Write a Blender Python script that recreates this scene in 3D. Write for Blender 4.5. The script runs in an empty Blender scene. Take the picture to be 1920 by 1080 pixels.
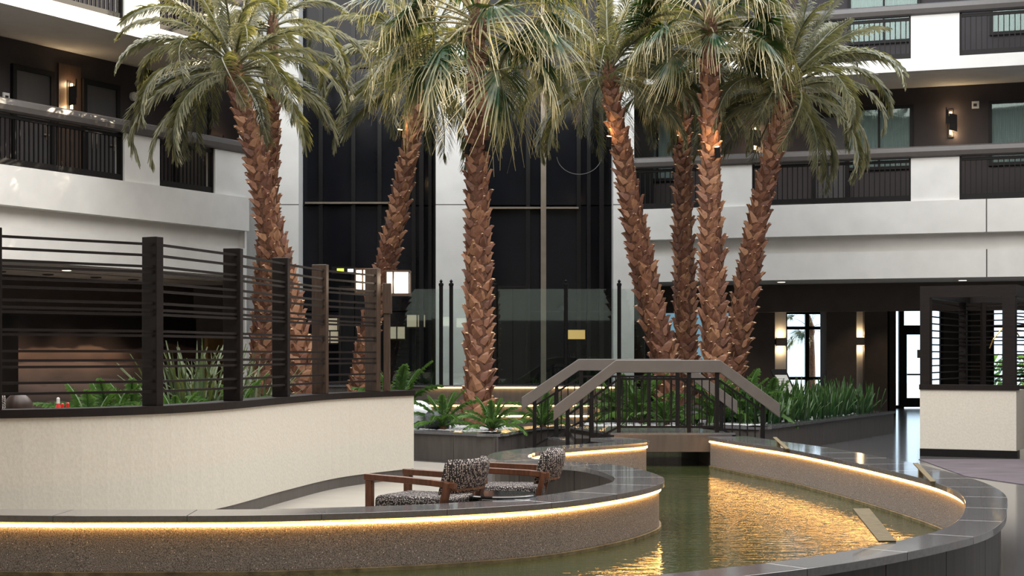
import bpy, bmesh, math, random
from mathutils import Vector, Matrix
from mathutils.geometry import tessellate_polygon
R = random.Random(7)
PI = math.pi
C = bpy.context.scene.collection
SC = bpy.context.scene

# ------------------------------------------------------------------ camera, sky, sun, skylight, exposure
CAMZ = 1.6; F = 3000.0; HOR = 665.0
cd = bpy.data.cameras.new('camera'); cam = bpy.data.objects.new('camera', cd); C.objects.link(cam)
cam.location = (0, 0, CAMZ); cam.rotation_euler = (PI/2, 0, 0)
cd.sensor_width = 36; cd.lens = 36*F/1920; cd.shift_y = (HOR-540)/1920; cd.clip_end = 300
SC.camera = cam
w = bpy.data.worlds.new('sky'); SC.world = w; w.use_nodes = True
bg = w.node_tree.nodes['Background']; bg.inputs[0].default_value = (.72, .86, 1, 1); bg.inputs[1].default_value = 2.3
SC.view_settings.view_transform = 'Standard'; SC.view_settings.look = 'None'
SC.view_settings.exposure = 0.0; SC.view_settings.gamma = 1; SC.view_settings.use_curve_mapping = False
def lamp(name, kind, loc, energy, color=(1,1,1), **k):
    l = bpy.data.lights.new(name, kind); l.energy = energy; l.color = color
    for a, b in k.items(): setattr(l, a, b)
    o = bpy.data.objects.new(name, l); o.location = loc; C.objects.link(o); return o
sun = lamp('sun', 'SUN', (10, 30, 20), 10.0, (1, .84, .62), angle=.01)
sun.rotation_euler = Vector((.8, .42, .43)).to_track_quat('Z', 'Y').to_euler()
sky1 = lamp('skylight_daylight', 'AREA', (1, 18.5, 11.25), 6200, (1, .975, .94), shape='RECTANGLE', size=16, size_y=25)

# ------------------------------------------------------------------ materials
def mat(name, col, rough=.6, metal=0, spec=.5, noise=None, bump=None, emit=None, coat=0):
    m = bpy.data.materials.new(name); m.use_nodes = True; nt = m.node_tree; p = nt.nodes['Principled BSDF']
    p.inputs['Base Color'].default_value = (*col, 1); p.inputs['Roughness'].default_value = rough
    p.inputs['Metallic'].default_value = metal; p.inputs['Specular IOR Level'].default_value = spec
    if coat: p.inputs['Coat Weight'].default_value = coat; p.inputs['Coat Roughness'].default_value = .05
    if emit:
        p.inputs['Emission Color'].default_value = (*emit[0], 1); p.inputs['Emission Strength'].default_value = emit[1]
    if noise or bump:
        tc = nt.nodes.new('ShaderNodeTexCoord'); mp = nt.nodes.new('ShaderNodeMapping')
        nt.links.new(tc.outputs['Object'], mp.inputs[0])
        n = nt.nodes.new('ShaderNodeTexNoise'); n.inputs['Detail'].default_value = 5
        nt.links.new(mp.outputs[0], n.inputs['Vector'])
        sc, amt, st = noise if noise else (8, 0, (1,1,1))
        mp.inputs['Scale'].default_value = st; n.inputs['Scale'].default_value = sc
        if amt:
            r = nt.nodes.new('ShaderNodeValToRGB'); r.color_ramp.elements[0].position = .3; r.color_ramp.elements[1].position = .7
            r.color_ramp.elements[0].color = (*[c*(1-amt) for c in col], 1); r.color_ramp.elements[1].color = (*[min(1, c*(1+amt)) for c in col], 1)
            nt.links.new(n.outputs['Fac'], r.inputs[0]); nt.links.new(r.outputs[0], p.inputs['Base Color'])
        if bump:
            b = nt.nodes.new('ShaderNodeBump'); b.inputs['Strength'].default_value = bump[0]; b.inputs['Distance'].default_value = bump[1]
            nt.links.new(n.outputs['Fac'], b.inputs['Height']); nt.links.new(b.outputs[0], p.inputs['Normal'])
    return m
N1 = (1, 1, 1)
M = {}
M['plaster'] = mat('white_plaster', (.66, .645, .62), .8, noise=(2.5, .05, N1), bump=(.15, .01))
M['cream'] = mat('cream_stucco', (.62, .58, .505), .85, noise=(38, .05, (1, 1, .8)), bump=(.3, .01))
M['wall_brown'] = mat('dark_brown_wall', (.065, .05, .042), .55, noise=(3, .15, N1))
M['gallery'] = mat('grey_brown_wall', (.046, .038, .039), .6, spec=.25, noise=(3, .08, N1))
M['door'] = mat('door_paint', (.055, .05, .051), .5, noise=(6, .08, (1, 1, .2)))
M['black'] = mat('black_metal', (.009, .008, .008), .45, spec=.2, noise=(20, .1, N1))
M['rail'] = mat('grey_rail_metal', (.075, .066, .062), .35, noise=(9, .06, N1))
M['bronze'] = mat('dark_bronze_wood', (.011, .008, .0075), .5, spec=.22, noise=(6, .25, (1, 1, 8)))
M['handrail'] = mat('taupe_handrail', (.13, .115, .104), .3, noise=(7, .06, N1))
M['coping'] = mat('polished_grey_stone', (.13, .128, .134), .12, noise=(30, .12, N1), spec=.9, coat=.3)
M['panel'] = mat('brown_stone_panel', (.085, .074, .068), .4, noise=(4, .16, (3, 3, .5)))
M['floor'] = mat('polished_floor', (.11, .108, .112), .12, noise=(2, .1, N1), spec=.7)
M['floor_light'] = mat('light_stone_floor', (.36, .335, .3), .3, noise=(3, .08, N1))
M['carpet'] = mat('plum_carpet', (.1, .082, .095), .9, noise=(1.6, .35, (1, 5, 1)), bump=(.2, .005))
M['soil'] = mat('dark_mulch', (.03, .024, .02), .9, noise=(30, .4, N1), bump=(.8, .03))
M['pebble'] = mat('river_pebble', (.4, .41, .42), .5, noise=(25, .4, N1))
M['rock'] = mat('grey_boulder', (.08, .09, .1), .7, noise=(7, .4, N1), bump=(.5, .04))
M['wood'] = mat('walnut_wood', (.12, .046, .022), .4, noise=(7, .35, (6, 6, 1)))
M['post_wood'] = mat('warm_brown_post', (.05, .029, .018), .45, noise=(7, .3, (8, 8, .6)))
M['led'] = mat('warm_led', (1, .7, .3), .5, emit=((1, .47, .13), 30))
M['led_step'] = mat('warm_led_step', (1, .7, .3), .5, emit=((1, .6, .22), 14))
M['lantern'] = mat('lantern_glass', (1, .95, .85), .5, emit=((1, .9, .72), 1.6))
M['bulb'] = mat('warm_bulb', (1, .8, .5), .5, emit=((1, .66, .3), 9))
M['down'] = mat('downlight_lens', (1, .9, .7), .5, emit=((1, .85, .6), 4))
M['brass'] = mat('brushed_brass', (.15, .12, .07), .7, metal=0, spec=.15, noise=(20, .2, (1, 8, 1)))
M['gold'] = mat('gold_metal', (.9, .6, .2), .25, metal=1)
M['curtain'] = mat('pale_sheer_curtain', (.3, .33, .31), .8, noise=(9, .2, (12, 12, .3)))
M['black_glass'] = mat('black_glass', (.006, .0065, .009), .12, spec=.22, noise=(1.5, .2, N1))
M['black_panel'] = mat('black_panel', (.005, .005, .006), .3, spec=.35, noise=(1.5, .2, N1))
M['tan'] = mat('tan_metal', (.24, .2, .16), .35, metal=.5, noise=(5, .1, N1))
M['white'] = mat('white_plastic', (.75, .74, .7), .5)
M['sphere'] = mat('white_globe', (.7, .74, .8), .4)
M['bark'] = mat('palm_fibre', (.1, .045, .025), .95, noise=(22, .5, N1), bump=(1, .02))
M['hair'] = mat('brown_hair', (.03, .014, .009), .5, noise=(18, .35, (1, 1, .15)))
M['skin'] = mat('skin', (.5, .3, .22), .5)
M['cloth'] = mat('dark_cloth', (.04, .04, .05), .9)
M['ketchup'] = mat('red_plastic', (.6, .03, .02), .3)
M['mustard'] = mat('green_glass', (.05, .1, .03), .2)
M['backlit'] = mat('backlit_blue_glass', (.2, .4, .5), .3, emit=((.25, .5, .66), .55))
M['yellow_wall'] = mat('lit_ochre_panel', (.35, .22, .08), .6, noise=(5, .2, N1))
M['ground'] = mat('outside_paving', (.45, .43, .4), .8, noise=(3, .15, N1))
M['stem'] = mat('leaf_stalk', (.25, .27, .11), .5, noise=(9, .2, N1))
M['algae'] = mat('olive_algae_ledge', (.13, .12, .07), .6, noise=(12, .5, N1), bump=(.6, .01))
M['dark_panel'] = mat('dark_wood_panel', (.036, .03, .027), .4, spec=.3, noise=(5, .3, (5, 5, .4)))
M['nut'] = mat('dark_table_top', (.02, .02, .022), .06, spec=.8)

def leafmat(name, c0, c1, trans=.28, rough=.42):
    m = bpy.data.materials.new(name); m.use_nodes = True; nt = m.node_tree; p = nt.nodes['Principled BSDF']
    at = nt.nodes.new('ShaderNodeAttribute'); at.attribute_name = 'tip'
    oi = nt.nodes.new('ShaderNodeTexCoord'); n = nt.nodes.new('ShaderNodeTexNoise'); n.inputs['Scale'].default_value = 4
    nt.links.new(oi.outputs['Object'], n.inputs['Vector'])
    ad = nt.nodes.new('ShaderNodeMath'); ad.operation = 'MULTIPLY_ADD'; ad.inputs[1].default_value = .9; 
    nt.links.new(n.outputs['Fac'], ad.inputs[0]); 
    sb = nt.nodes.new('ShaderNodeMath'); sb.operation = 'SUBTRACT'; sb.inputs[1].default_value = .45
    nt.links.new(at.outputs['Fac'], sb.inputs[0]); nt.links.new(sb.outputs[0], ad.inputs[2])
    r = nt.nodes.new('ShaderNodeValToRGB'); r.color_ramp.elements[0].color = (*c0, 1); r.color_ramp.elements[1].color = (*c1, 1)
    r.color_ramp.elements[0].position = .1; r.color_ramp.elements[1].position = .95
    nt.links.new(ad.outputs[0], r.inputs[0]); nt.links.new(r.outputs[0], p.inputs['Base Color'])
    p.inputs['Roughness'].default_value = rough
    t = nt.nodes.new('ShaderNodeBsdfTranslucent'); mx = nt.nodes.new('ShaderNodeMixShader'); mx.inputs[0].default_value = trans
    hs = nt.nodes.new('ShaderNodeMixRGB'); hs.blend_type = 'MULTIPLY'; hs.inputs[0].default_value = 1; hs.inputs[2].default_value = (1.6, 1.5, .5, 1)
    nt.links.new(r.outputs[0], hs.inputs[1]); nt.links.new(hs.outputs[0], t.inputs[0])
    nt.links.new(p.outputs[0], mx.inputs[1]); nt.links.new(t.outputs[0], mx.inputs[2])
    nt.links.new(mx.outputs[0], nt.nodes['Material Output'].inputs[0]); return m
M['feather'] = leafmat('date_palm_leaf', (.018, .03, .014), (.235, .225, .14))
M['fan'] = leafmat('fan_palm_leaf', (.016, .05, .02), (.5, .42, .24), .22)
M['fern'] = leafmat('fern_leaf', (.018, .06, .014), (.11, .22, .05), .3)
M['blade'] = leafmat('snake_plant_leaf', (.01, .038, .012), (.08, .17, .04), .1, .35)
M['pale_grass'] = leafmat('pale_grass_leaf', (.04, .085, .04), (.24, .27, .15), .2)

def boot_mat():
    m = bpy.data.materials.new('palm_leaf_base'); m.use_nodes = True; nt = m.node_tree; p = nt.nodes['Principled BSDF']
    oi = nt.nodes.new('ShaderNodeObjectInfo'); tc = nt.nodes.new('ShaderNodeTexCoord')
    n = nt.nodes.new('ShaderNodeTexNoise'); n.inputs['Scale'].default_value = 14; nt.links.new(tc.outputs['Object'], n.inputs['Vector'])
    ad = nt.nodes.new('ShaderNodeMath'); ad.operation = 'MULTIPLY_ADD'; ad.inputs[1].default_value = .55
    nt.links.new(oi.outputs['Random'], ad.inputs[0]); 
    s = nt.nodes.new('ShaderNodeMath'); s.operation = 'MULTIPLY'; s.inputs[1].default_value = .5
    nt.links.new(n.outputs['Fac'], s.inputs[0]); nt.links.new(s.outputs[0], ad.inputs[2])
    r = nt.nodes.new('ShaderNodeValToRGB'); e = r.color_ramp.elements
    e[0].position = .12; e[0].color = (.075, .03, .02, 1); e[1].position = .95; e[1].color = (.4, .21, .11, 1)
    k = e.new(.5); k.color = (.19, .08, .046, 1)
    nt.links.new(ad.outputs[0], r.inputs[0]); nt.links.new(r.outputs[0], p.inputs['Base Color']); p.inputs['Roughness'].default_value = .6
    return m
M['boot'] = boot_mat()
M['cut'] = mat('pale_cut_end', (.6, .42, .27), .7)

def agg_mat():
    m = bpy.data.materials.new('exposed_aggregate'); m.use_nodes = True; nt = m.node_tree; p = nt.nodes['Principled BSDF']
    tc = nt.nodes.new('ShaderNodeTexCoord')
    n = nt.nodes.new('ShaderNodeTexNoise'); n.inputs['Scale'].default_value = 130; n.inputs['Detail'].default_value = 3
    v = nt.nodes.new('ShaderNodeTexVoronoi'); v.inputs['Scale'].default_value = 48
    g = nt.nodes.new('ShaderNodeTexNoise'); g.inputs['Scale'].default_value = 1.3
    for q in (n, v, g): nt.links.new(tc.outputs['Object'], q.inputs['Vector'])
    r = nt.nodes.new('ShaderNodeValToRGB'); r.color_ramp.elements[0].color = (.075, .073, .074, 1); r.color_ramp.elements[1].color = (.36, .35, .355, 1)
    r.color_ramp.elements[0].position = .35; r.color_ramp.elements[1].position = .68
    nt.links.new(n.outputs['Fac'], r.inputs[0])
    r2 = nt.nodes.new('ShaderNodeValToRGB'); r2.color_ramp.elements[0].color = (1, 1, 1, 1); r2.color_ramp.elements[1].color = (0, 0, 0, 1)
    r2.color_ramp.elements[0].position = .12; r2.color_ramp.elements[1].position = .2
    nt.links.new(v.outputs['Distance'], r2.inputs[0])
    # only some cells are pale chips
    sep = nt.nodes.new('ShaderNodeSeparateColor'); nt.links.new(v.outputs['Color'], sep.inputs[0])
    gt = nt.nodes.new('ShaderNodeMath'); gt.operation = 'GREATER_THAN'; gt.inputs[1].default_value = .7; nt.links.new(sep.outputs[0], gt.inputs[0])
    ml = nt.nodes.new('ShaderNodeMath'); ml.operation = 'MULTIPLY'; nt.links.new(gt.outputs[0], ml.inputs[0]); nt.links.new(r2.outputs[0], ml.inputs[1])
    mx = nt.nodes.new('ShaderNodeMixRGB'); nt.links.new(ml.outputs[0], mx.inputs[0]); nt.links.new(r.outputs[0], mx.inputs[1]); mx.inputs[2].default_value = (.8, .78, .76, 1)
    # algae tide line
    sx = nt.nodes.new('ShaderNodeSeparateXYZ'); nt.links.new(tc.outputs['Object'], sx.inputs[0])
    nz = nt.nodes.new('ShaderNodeMath'); nz.operation = 'MULTIPLY_ADD'; nz.inputs[1].default_value = .03
    nt.links.new(n.outputs['Fac'], nz.inputs[0]); nt.links.new(sx.outputs['Z'], nz.inputs[2])
    lt = nt.nodes.new('ShaderNodeMapRange'); lt.inputs['From Min'].default_value = .045; lt.inputs['From Max'].default_value = .075
    lt.inputs['To Min'].default_value = 1; lt.inputs['To Max'].default_value = 0; nt.links.new(nz.outputs[0], lt.inputs['Value'])
    m2 = nt.nodes.new('ShaderNodeMixRGB'); nt.links.new(lt.outputs[0], m2.inputs[0]); nt.links.new(mx.outputs[0], m2.inputs[1]); m2.inputs[2].default_value = (.05, .045, .028, 1)
    nt.links.new(m2.outputs[0], p.inputs['Base Color']); p.inputs['Roughness'].default_value = .55
    b = nt.nodes.new('ShaderNodeBump'); b.inputs['Strength'].default_value = .5; b.inputs['Distance'].default_value = .01
    nt.links.new(n.outputs['Fac'], b.inputs['Height']); nt.links.new(b.outputs[0], p.inputs['Normal']); return m
M['aggregate'] = agg_mat()

def water_mat():
    m = bpy.data.materials.new('pool_water'); m.use_nodes = True; nt = m.node_tree; p = nt.nodes['Principled BSDF']
    tc = nt.nodes.new('ShaderNodeTexCoord'); b = None
    g = nt.nodes.new('ShaderNodeTexNoise'); g.inputs['Scale'].default_value = .5; nt.links.new(tc.outputs['Object'], g.inputs['Vector'])
    r = nt.nodes.new('ShaderNodeValToRGB'); r.color_ramp.elements[0].color = (.026, .036, .014, 1); r.color_ramp.elements[1].color = (.042, .054, .022, 1)
    r.color_ramp.elements[0].position = .35; r.color_ramp.elements[1].position = .65
    nt.links.new(g.outputs['Fac'], r.inputs[0]); nt.links.new(r.outputs[0], p.inputs['Base Color'])
    p.inputs['Roughness'].default_value = .03; p.inputs['IOR'].default_value = 1.33
    for sc, st, d in ((2.6, (1.2, 3.0, 1), .006), (8.0, (1.0, 2.2, 1), .0042)):
        mp = nt.nodes.new('ShaderNodeMapping'); mp.inputs['Scale'].default_value = st; nt.links.new(tc.outputs['Object'], mp.inputs[0])
        n = nt.nodes.new('ShaderNodeTexNoise'); n.inputs['Scale'].default_value = sc; n.inputs['Detail'].default_value = 3
        nt.links.new(mp.outputs[0], n.inputs['Vector'])
        bb = nt.nodes.new('ShaderNodeBump'); bb.inputs['Strength'].default_value = 1; bb.inputs['Distance'].default_value = d
        nt.links.new(n.outputs['Fac'], bb.inputs['Height'])
        if b: nt.links.new(b.outputs[0], bb.inputs['Normal'])
        b = bb
    nt.links.new(b.outputs[0], p.inputs['Normal']); return m
M['water'] = water_mat()

def tweed_mat():
    m = bpy.data.materials.new('black_white_tweed'); m.use_nodes = True; nt = m.node_tree; p = nt.nodes['Principled BSDF']
    tc = nt.nodes.new('ShaderNodeTexCoord'); v = nt.nodes.new('ShaderNodeTexVoronoi'); v.inputs['Scale'].default_value = 66; v.inputs['Randomness'].default_value = .55
    mp = nt.nodes.new('ShaderNodeMapping'); mp.inputs['Scale'].default_value = (1, 1, 1.4)
    nt.links.new(tc.outputs['Object'], mp.inputs[0]); nt.links.new(mp.outputs[0], v.inputs['Vector'])
    r = nt.nodes.new('ShaderNodeValToRGB'); e = r.color_ramp.elements
    e[0].position = .3; e[0].color = (.62, .54, .5, 1); e[1].position = .42; e[1].color = (.025, .02, .02, 1)
    nt.links.new(v.outputs['Distance'], r.inputs[0]); nt.links.new(r.outputs[0], p.inputs['Base Color']); p.inputs['Roughness'].default_value = .9
    b = nt.nodes.new('ShaderNodeBump'); b.inputs['Strength'].default_value = .6; b.inputs['Distance'].default_value = .004; b.invert = True
    nt.links.new(v.outputs['Distance'], b.inputs['Height']); nt.links.new(b.outputs[0], p.inputs['Normal']); return m
M['tweed'] = tweed_mat()

def glass_mat(name, tint, refl=1.5, base=0.06):
    m = bpy.data.materials.new(name); m.use_nodes = True; nt = m.node_tree
    t = nt.nodes.new('ShaderNodeBsdfTransparent'); t.inputs[0].default_value = (*tint, 1)
    g = nt.nodes.new('ShaderNodeBsdfGlossy'); g.inputs['Roughness'].default_value = .02; g.inputs[0].default_value = (.8, .95, .9, 1)
    f = nt.nodes.new('ShaderNodeFresnel'); f.inputs[0].default_value = refl
    mx = nt.nodes.new('ShaderNodeMixShader'); nt.links.new(f.outputs[0], mx.inputs[0])
    nt.links.new(t.outputs[0], mx.inputs[1]); nt.links.new(g.outputs[0], mx.inputs[2])
    nt.links.new(mx.outputs[0], nt.nodes['Material Output'].inputs[0]); return m
M['glass'] = glass_mat('clear_green_glass', (.93, .97, .955), 1.7)
M['window'] = glass_mat('window_glass', (.93, .97, .98), 1.45)

def mural_mat():
    m = bpy.data.materials.new('layered_dune_mural'); m.use_nodes = True; nt = m.node_tree; p = nt.nodes['Principled BSDF']
    tc = nt.nodes.new('ShaderNodeTexCoord'); mp = nt.nodes.new('ShaderNodeMapping'); mp.inputs['Scale'].default_value = (.55, .55, 2.2)
    nt.links.new(tc.outputs['Object'], mp.inputs[0]); n = nt.nodes.new('ShaderNodeTexNoise'); n.inputs['Scale'].default_value = 1.6; n.inputs['Detail'].default_value = 2
    nt.links.new(mp.outputs[0], n.inputs['Vector'])
    sx = nt.nodes.new('ShaderNodeSeparateXYZ'); nt.links.new(tc.outputs['Object'], sx.inputs[0])
    a = nt.nodes.new('ShaderNodeMath'); a.operation = 'MULTIPLY_ADD'; a.inputs[1].default_value = .5
    nt.links.new(n.outputs['Fac'], a.inputs[0]); nt.links.new(sx.outputs['Z'], a.inputs[2])
    mr = nt.nodes.new('ShaderNodeMapRange'); mr.inputs['From Min'].default_value = .6; mr.inputs['From Max'].default_value = 2.5
    nt.links.new(a.outputs[0], mr.inputs['Value'])
    r = nt.nodes.new('ShaderNodeValToRGB'); r.color_ramp.interpolation = 'LINEAR'; e = r.color_ramp.elements
    cols = [(0, (.03, .028, .03)), (.18, (.1, .09, .095)), (.2, (.05, .045, .05)), (.36, (.16, .13, .135)), (.38, (.08, .068, .07)), (.55, (.22, .16, .145)),
            (.57, (.12, .085, .08)), (.72, (.26, .17, .13)), (.75, (.045, .032, .03)), (1, (.02, .016, .016))]
    e[0].color = (*cols[0][1], 1); e[1].position = 1; e[1].color = (*cols[-1][1], 1)
    for q, c in cols[1:-1]: k = e.new(q); k.color = (*c, 1)
    nt.links.new(mr.outputs[0], r.inputs[0]); nt.links.new(r.outputs[0], p.inputs['Base Color']); p.inputs['Roughness'].default_value = .5; return m
M['mural'] = mural_mat()

# ------------------------------------------------------------------ mesh helpers
class MB:
    def __init__(s): s.v = []; s.f = []; s.t = []
    def add(s, vs, fs, tip=None):
        b = len(s.v); s.v += [tuple(v) for v in vs]; s.f += [tuple(b+i for i in f) for f in fs]
        s.t += tip if tip else [0.0]*len(vs); return s
    def box(s, x0, x1, y0, y1, z0, z1):
        return s.add([(x, y, z) for z in (z0, z1) for y in (y0, y1) for x in (x0, x1)],
                     [(0,2,3,1), (4,5,7,6), (0,1,5,4), (2,6,7,3), (0,4,6,2), (1,3,7,5)])
    def hexa(s, p):   # 8 points: bottom quad ccw then top quad
        return s.add(p, [(3,2,1,0), (4,5,6,7), (0,1,5,4), (1,2,6,5), (2,3,7,6), (3,0,4,7)])
    def bar(s, a, b, w, h, up=(0,0,1)):   # box beam from a to b
        a, b = Vector(a), Vector(b); d = (b-a).normalized(); sd = d.cross(Vector(up))
        if sd.length < 1e-4: sd = d.cross(Vector((0,1,0)))
        sd.normalize(); u = sd.cross(d); p = []
        for c in (a, b):
            p += [c-sd*w/2-u*h/2, c+sd*w/2-u*h/2, c+sd*w/2+u*h/2, c-sd*w/2+u*h/2]
        return s.hexa(p)
    def tube(s, pts, rad, n=8, caps=True):
        rings = []; pts = [Vector(p) for p in pts]
        for i, p in enumerate(pts):
            d = (pts[min(i+1, len(pts)-1)]-pts[max(i-1, 0)]).normalized()
            a = d.cross(Vector((0,0,1)) if abs(d.z) < .9 else Vector((0,1,0))).normalized(); b = d.cross(a)
            r = rad[i] if isinstance(rad, (list, tuple)) else rad
            rings.append([p+a*math.cos(2*PI*k/n)*r+b*math.sin(2*PI*k/n)*r for k in range(n)])
        vs = [v for r_ in rings for v in r_]; fs = []
        for i in range(len(pts)-1):
            for k in range(n): fs.append((i*n+k, i*n+(k+1)%n, (i+1)*n+(k+1)%n, (i+1)*n+k))
        if caps: fs += [tuple(range(n)), tuple(reversed(range((len(pts)-1)*n, len(pts)*n)))]
        return s.add(vs, fs)
    def lathe(s, prof, c=(0,0,0), n=16):
        vs = []; fs = []
        for r, z in prof: vs += [(c[0]+r*math.cos(2*PI*k/n), c[1]+r*math.sin(2*PI*k/n), c[2]+z) for k in range(n)]
        for i in range(len(prof)-1):
            for k in range(n): fs.append((i*n+k, i*n+(k+1)%n, (i+1)*n+(k+1)%n, (i+1)*n+k))
        fs += [tuple(reversed(range(n))), tuple(range((len(prof)-1)*n, len(prof)*n))]
        return s.add(vs, fs)
    def poly(s, pts, z0, z1):
        n = len(pts); vs = [(x, y, z0) for x, y in pts]+[(x, y, z1) for x, y in pts]
        tr = tessellate_polygon([[Vector((x, y, 0)) for x, y in pts]])
        fs = []
        for t in tr:
            a, b, c = [Vector((*pts[i], 0)) for i in t]
            if (b-a).cross(c-a).z < 0: t = (t[0], t[2], t[1])
            fs.append(tuple(i+n for i in t)); fs.append(tuple(reversed(t)))
        ar = sum(pts[i][0]*pts[(i+1)%n][1]-pts[(i+1)%n][0]*pts[i][1] for i in range(n))
        for i in range(n):
            j = (i+1) % n; fs.append((i, j, n+j, n+i) if ar > 0 else (j, i, n+i, n+j))
        return s.add(vs, fs)
    def mesh(s, name, m, smooth=False):
        me = bpy.data.meshes.new(name); me.from_pydata(s.v, [], s.f); me.materials.append(m)
        if any(s.t):
            a = me.attributes.new('tip', 'FLOAT', 'POINT'); a.data.foreach_set('value', s.t)
        if smooth:
            me.polygons.foreach_set('use_smooth', [True]*len(me.polygons))
        me.update(); return me
def tag(o, label=None, cat=None, group=None, kind=None):
    if label: o['label'] = label
    if cat: o['category'] = cat
    if group: o['group'] = group
    if kind: o['kind'] = kind
    return o
def link(name, me, parent=None):
    o = bpy.data.objects.new(name, me); C.objects.link(o)
    if parent: o.parent = parent
    return o
def part(name, mb, m, parent=None, smooth=False, bevel=0, world=True, label=None, stuff=False):
    """mesh object; geometry given in world space is shifted to the parent's frame (unrotated parents)"""
    if parent and world:
        off = Vector((0,0,0)); q = parent
        while q: off += q.location; q = q.parent
        mb.v = [(x-off.x, y-off.y, z-off.z) for x, y, z in mb.v]
    o = link(name, mb.mesh(name, m, smooth), parent)
    if bevel:
        b = o.modifiers.new('bevel', 'BEVEL'); b.width = bevel; b.segments = 2; b.limit_method = 'ANGLE'
    if label: o['label'] = label
    if stuff: o['kind'] = 'stuff'
    return o
def thing(name, label, cat, loc=(0,0,0), rz=0, group=None):
    o = bpy.data.objects.new(name, None); o.empty_display_size = .1; C.objects.link(o)
    o.location = loc; o.rotation_euler = (0, 0, rz); return tag(o, label, cat, group)
def struct(name, mb, m, parent=None, **k):
    o = part(name, mb, m, parent, **k)
    if not parent: o['kind'] = 'structure'
    return o
def sroot(name, loc=(0,0,0)):
    o = bpy.data.objects.new(name, None); C.objects.link(o); o.location = loc; o['kind'] = 'structure'; return o
def copy_tree(o, parent=None):
    c = o.copy(); C.objects.link(c); c.parent = parent
    for ch in list(o.children): copy_tree(ch, c)
    return c
def P(px, py, z):      # world point at height z seen at a photograph pixel
    s = (py-HOR)/(CAMZ-z); return ((px-960)/s, F/s)
def XZ(px, py, Y): return ((px-960)*Y/F, CAMZ-(py-HOR)*Y/F)
def spline(pts, n=8):
    out = []; m = len(pts)
    for i in range(m-1):
        p0, p1, p2, p3 = pts[max(i-1, 0)], pts[i], pts[i+1], pts[min(i+2, m-1)]
        for k in range(n):
            t = k/n
            out.append(tuple(.5*((2*b)+(-a+c)*t+(2*a-5*b+4*c-d)*t*t+(-a+3*b-3*c+d)*t**3) for a, b, c, d in zip(p0, p1, p2, p3)))
    out.append(tuple(pts[-1])); return out
def resample(pts, step):
    L = [0]
    for a, b in zip(pts, pts[1:]): L.append(L[-1]+math.hypot(b[0]-a[0], b[1]-a[1]))
    n = max(2, round(L[-1]/step)); out = []; j = 0
    for i in range(n+1):
        s = L[-1]*i/n
        while j < len(L)-2 and L[j+1] < s: j += 1
        t = (s-L[j])/max(1e-9, L[j+1]-L[j]); out.append(tuple(a+(b-a)*t for a, b in zip(pts[j], pts[j+1])))
    return out
def norms(pts):
    out = []
    for i in range(len(pts)):
        a, b = pts[max(i-1, 0)], pts[min(i+1, len(pts)-1)]
        dx, dy = b[0]-a[0], b[1]-a[1]; l = math.hypot(dx, dy) or 1; out.append((-dy/l, dx/l))
    return out
def ribbon(mb, pts, d0, d1, z0, z1, i0=0, i1=None, gap=0.0):
    """prism following the path between offsets d0 and d1 (numbers or per-point lists) along its left normal"""
    N = norms(pts); i1 = len(pts)-1 if i1 is None else i1
    g = lambda d, i: d[i] if isinstance(d, list) else d
    vs = []; idx = range(i0, i1+1)
    for i in idx:
        x, y = pts[i][:2]; nx, ny = N[i]; a, b = g(d0, i), g(d1, i)
        if gap and i in (i0, i1):
            s = gap if i == i0 else -gap; x += ny*s; y -= nx*s
        vs += [(x+nx*a, y+ny*a, z0), (x+nx*b, y+ny*b, z0), (x+nx*b, y+ny*b, z1), (x+nx*a, y+ny*a, z1)]
    n = len(vs)//4; fs = []
    for i in range(n-1):
        for k in range(4): fs.append((4*i+k, 4*i+(k+1)%4, 4*i+4+(k+1)%4, 4*i+4+k))
    fs += [(3,2,1,0), (4*n-4, 4*n-3, 4*n-2, 4*n-1)]
    mb.add(vs, fs); 
    return mb

# ------------------------------------------------------------------ setting: floor, roof, outer walls
struct('floor', MB().box(-14, 19, -4, 50, -.2, 0), M['floor'])
b = MB()  # unseen roof, its opening shaped to steer where the sun lands
for x0, x1, y0, y1 in ((-14, 19, -4, 27.3), (-14, 19, 34.8, 50), (-14, -9.5, 27.3, 34.8), (11, 19, 27.3, 34.8)): b.box(x0, x1, y0, y1, 11.5, 11.8)
struct('ceiling', b, M['plaster'])
struct('wall_front', MB().box(-14, 19, -4.3, -4, 0, 11.5), M['plaster'])
struct('wall_front_lower', MB().box(-14, 18.7, -4, -3.9, 0, 3.1), M['wall_brown'])
struct('wall_far_right', MB().box(18.7, 19, -4, 50, 0, 11.5), M['plaster'])
struct('wall_far_left', MB().box(-14.3, -14, -4, 40, 0, 11.5), M['plaster'])

# ------------------------------------------------------------------ gallery wings
class Wing:
    def __init__(s, p0, d, out): s.p0 = p0; s.d = d; s.n = out
    def u(s, px, v=0):
        k = (px-960)/F; return ((s.p0[1]+s.n[1]*v)*k-s.p0[0]-s.n[0]*v)/(s.d[0]-s.d[1]*k)
    def w(s, u, v): return (s.p0[0]+s.d[0]*u+s.n[0]*v, s.p0[1]+s.d[1]*u+s.n[1]*v)
    def box(s, mb, u0, u1, v0, v1, z0, z1):
        q = [s.w(u0, v0), s.w(u1, v0), s.w(u1, v1), s.w(u0, v1)]
        ar = sum(q[i][0]*q[(i+1)%4][1]-q[(i+1)%4][0]*q[i][1] for i in range(4))
        if ar < 0: q = q[::-1]
        return mb.hexa([(*p, z0) for p in q]+[(*p, z1) for p in q])
RW = Wing((2.61, 34.5), (.946, -.324), (.324, .946))
LW = Wing((-5.32, 31.9), (-.484, -.875), (-.875, .484))
UR, UL = 12.6, 11.5      # lengths
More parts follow.
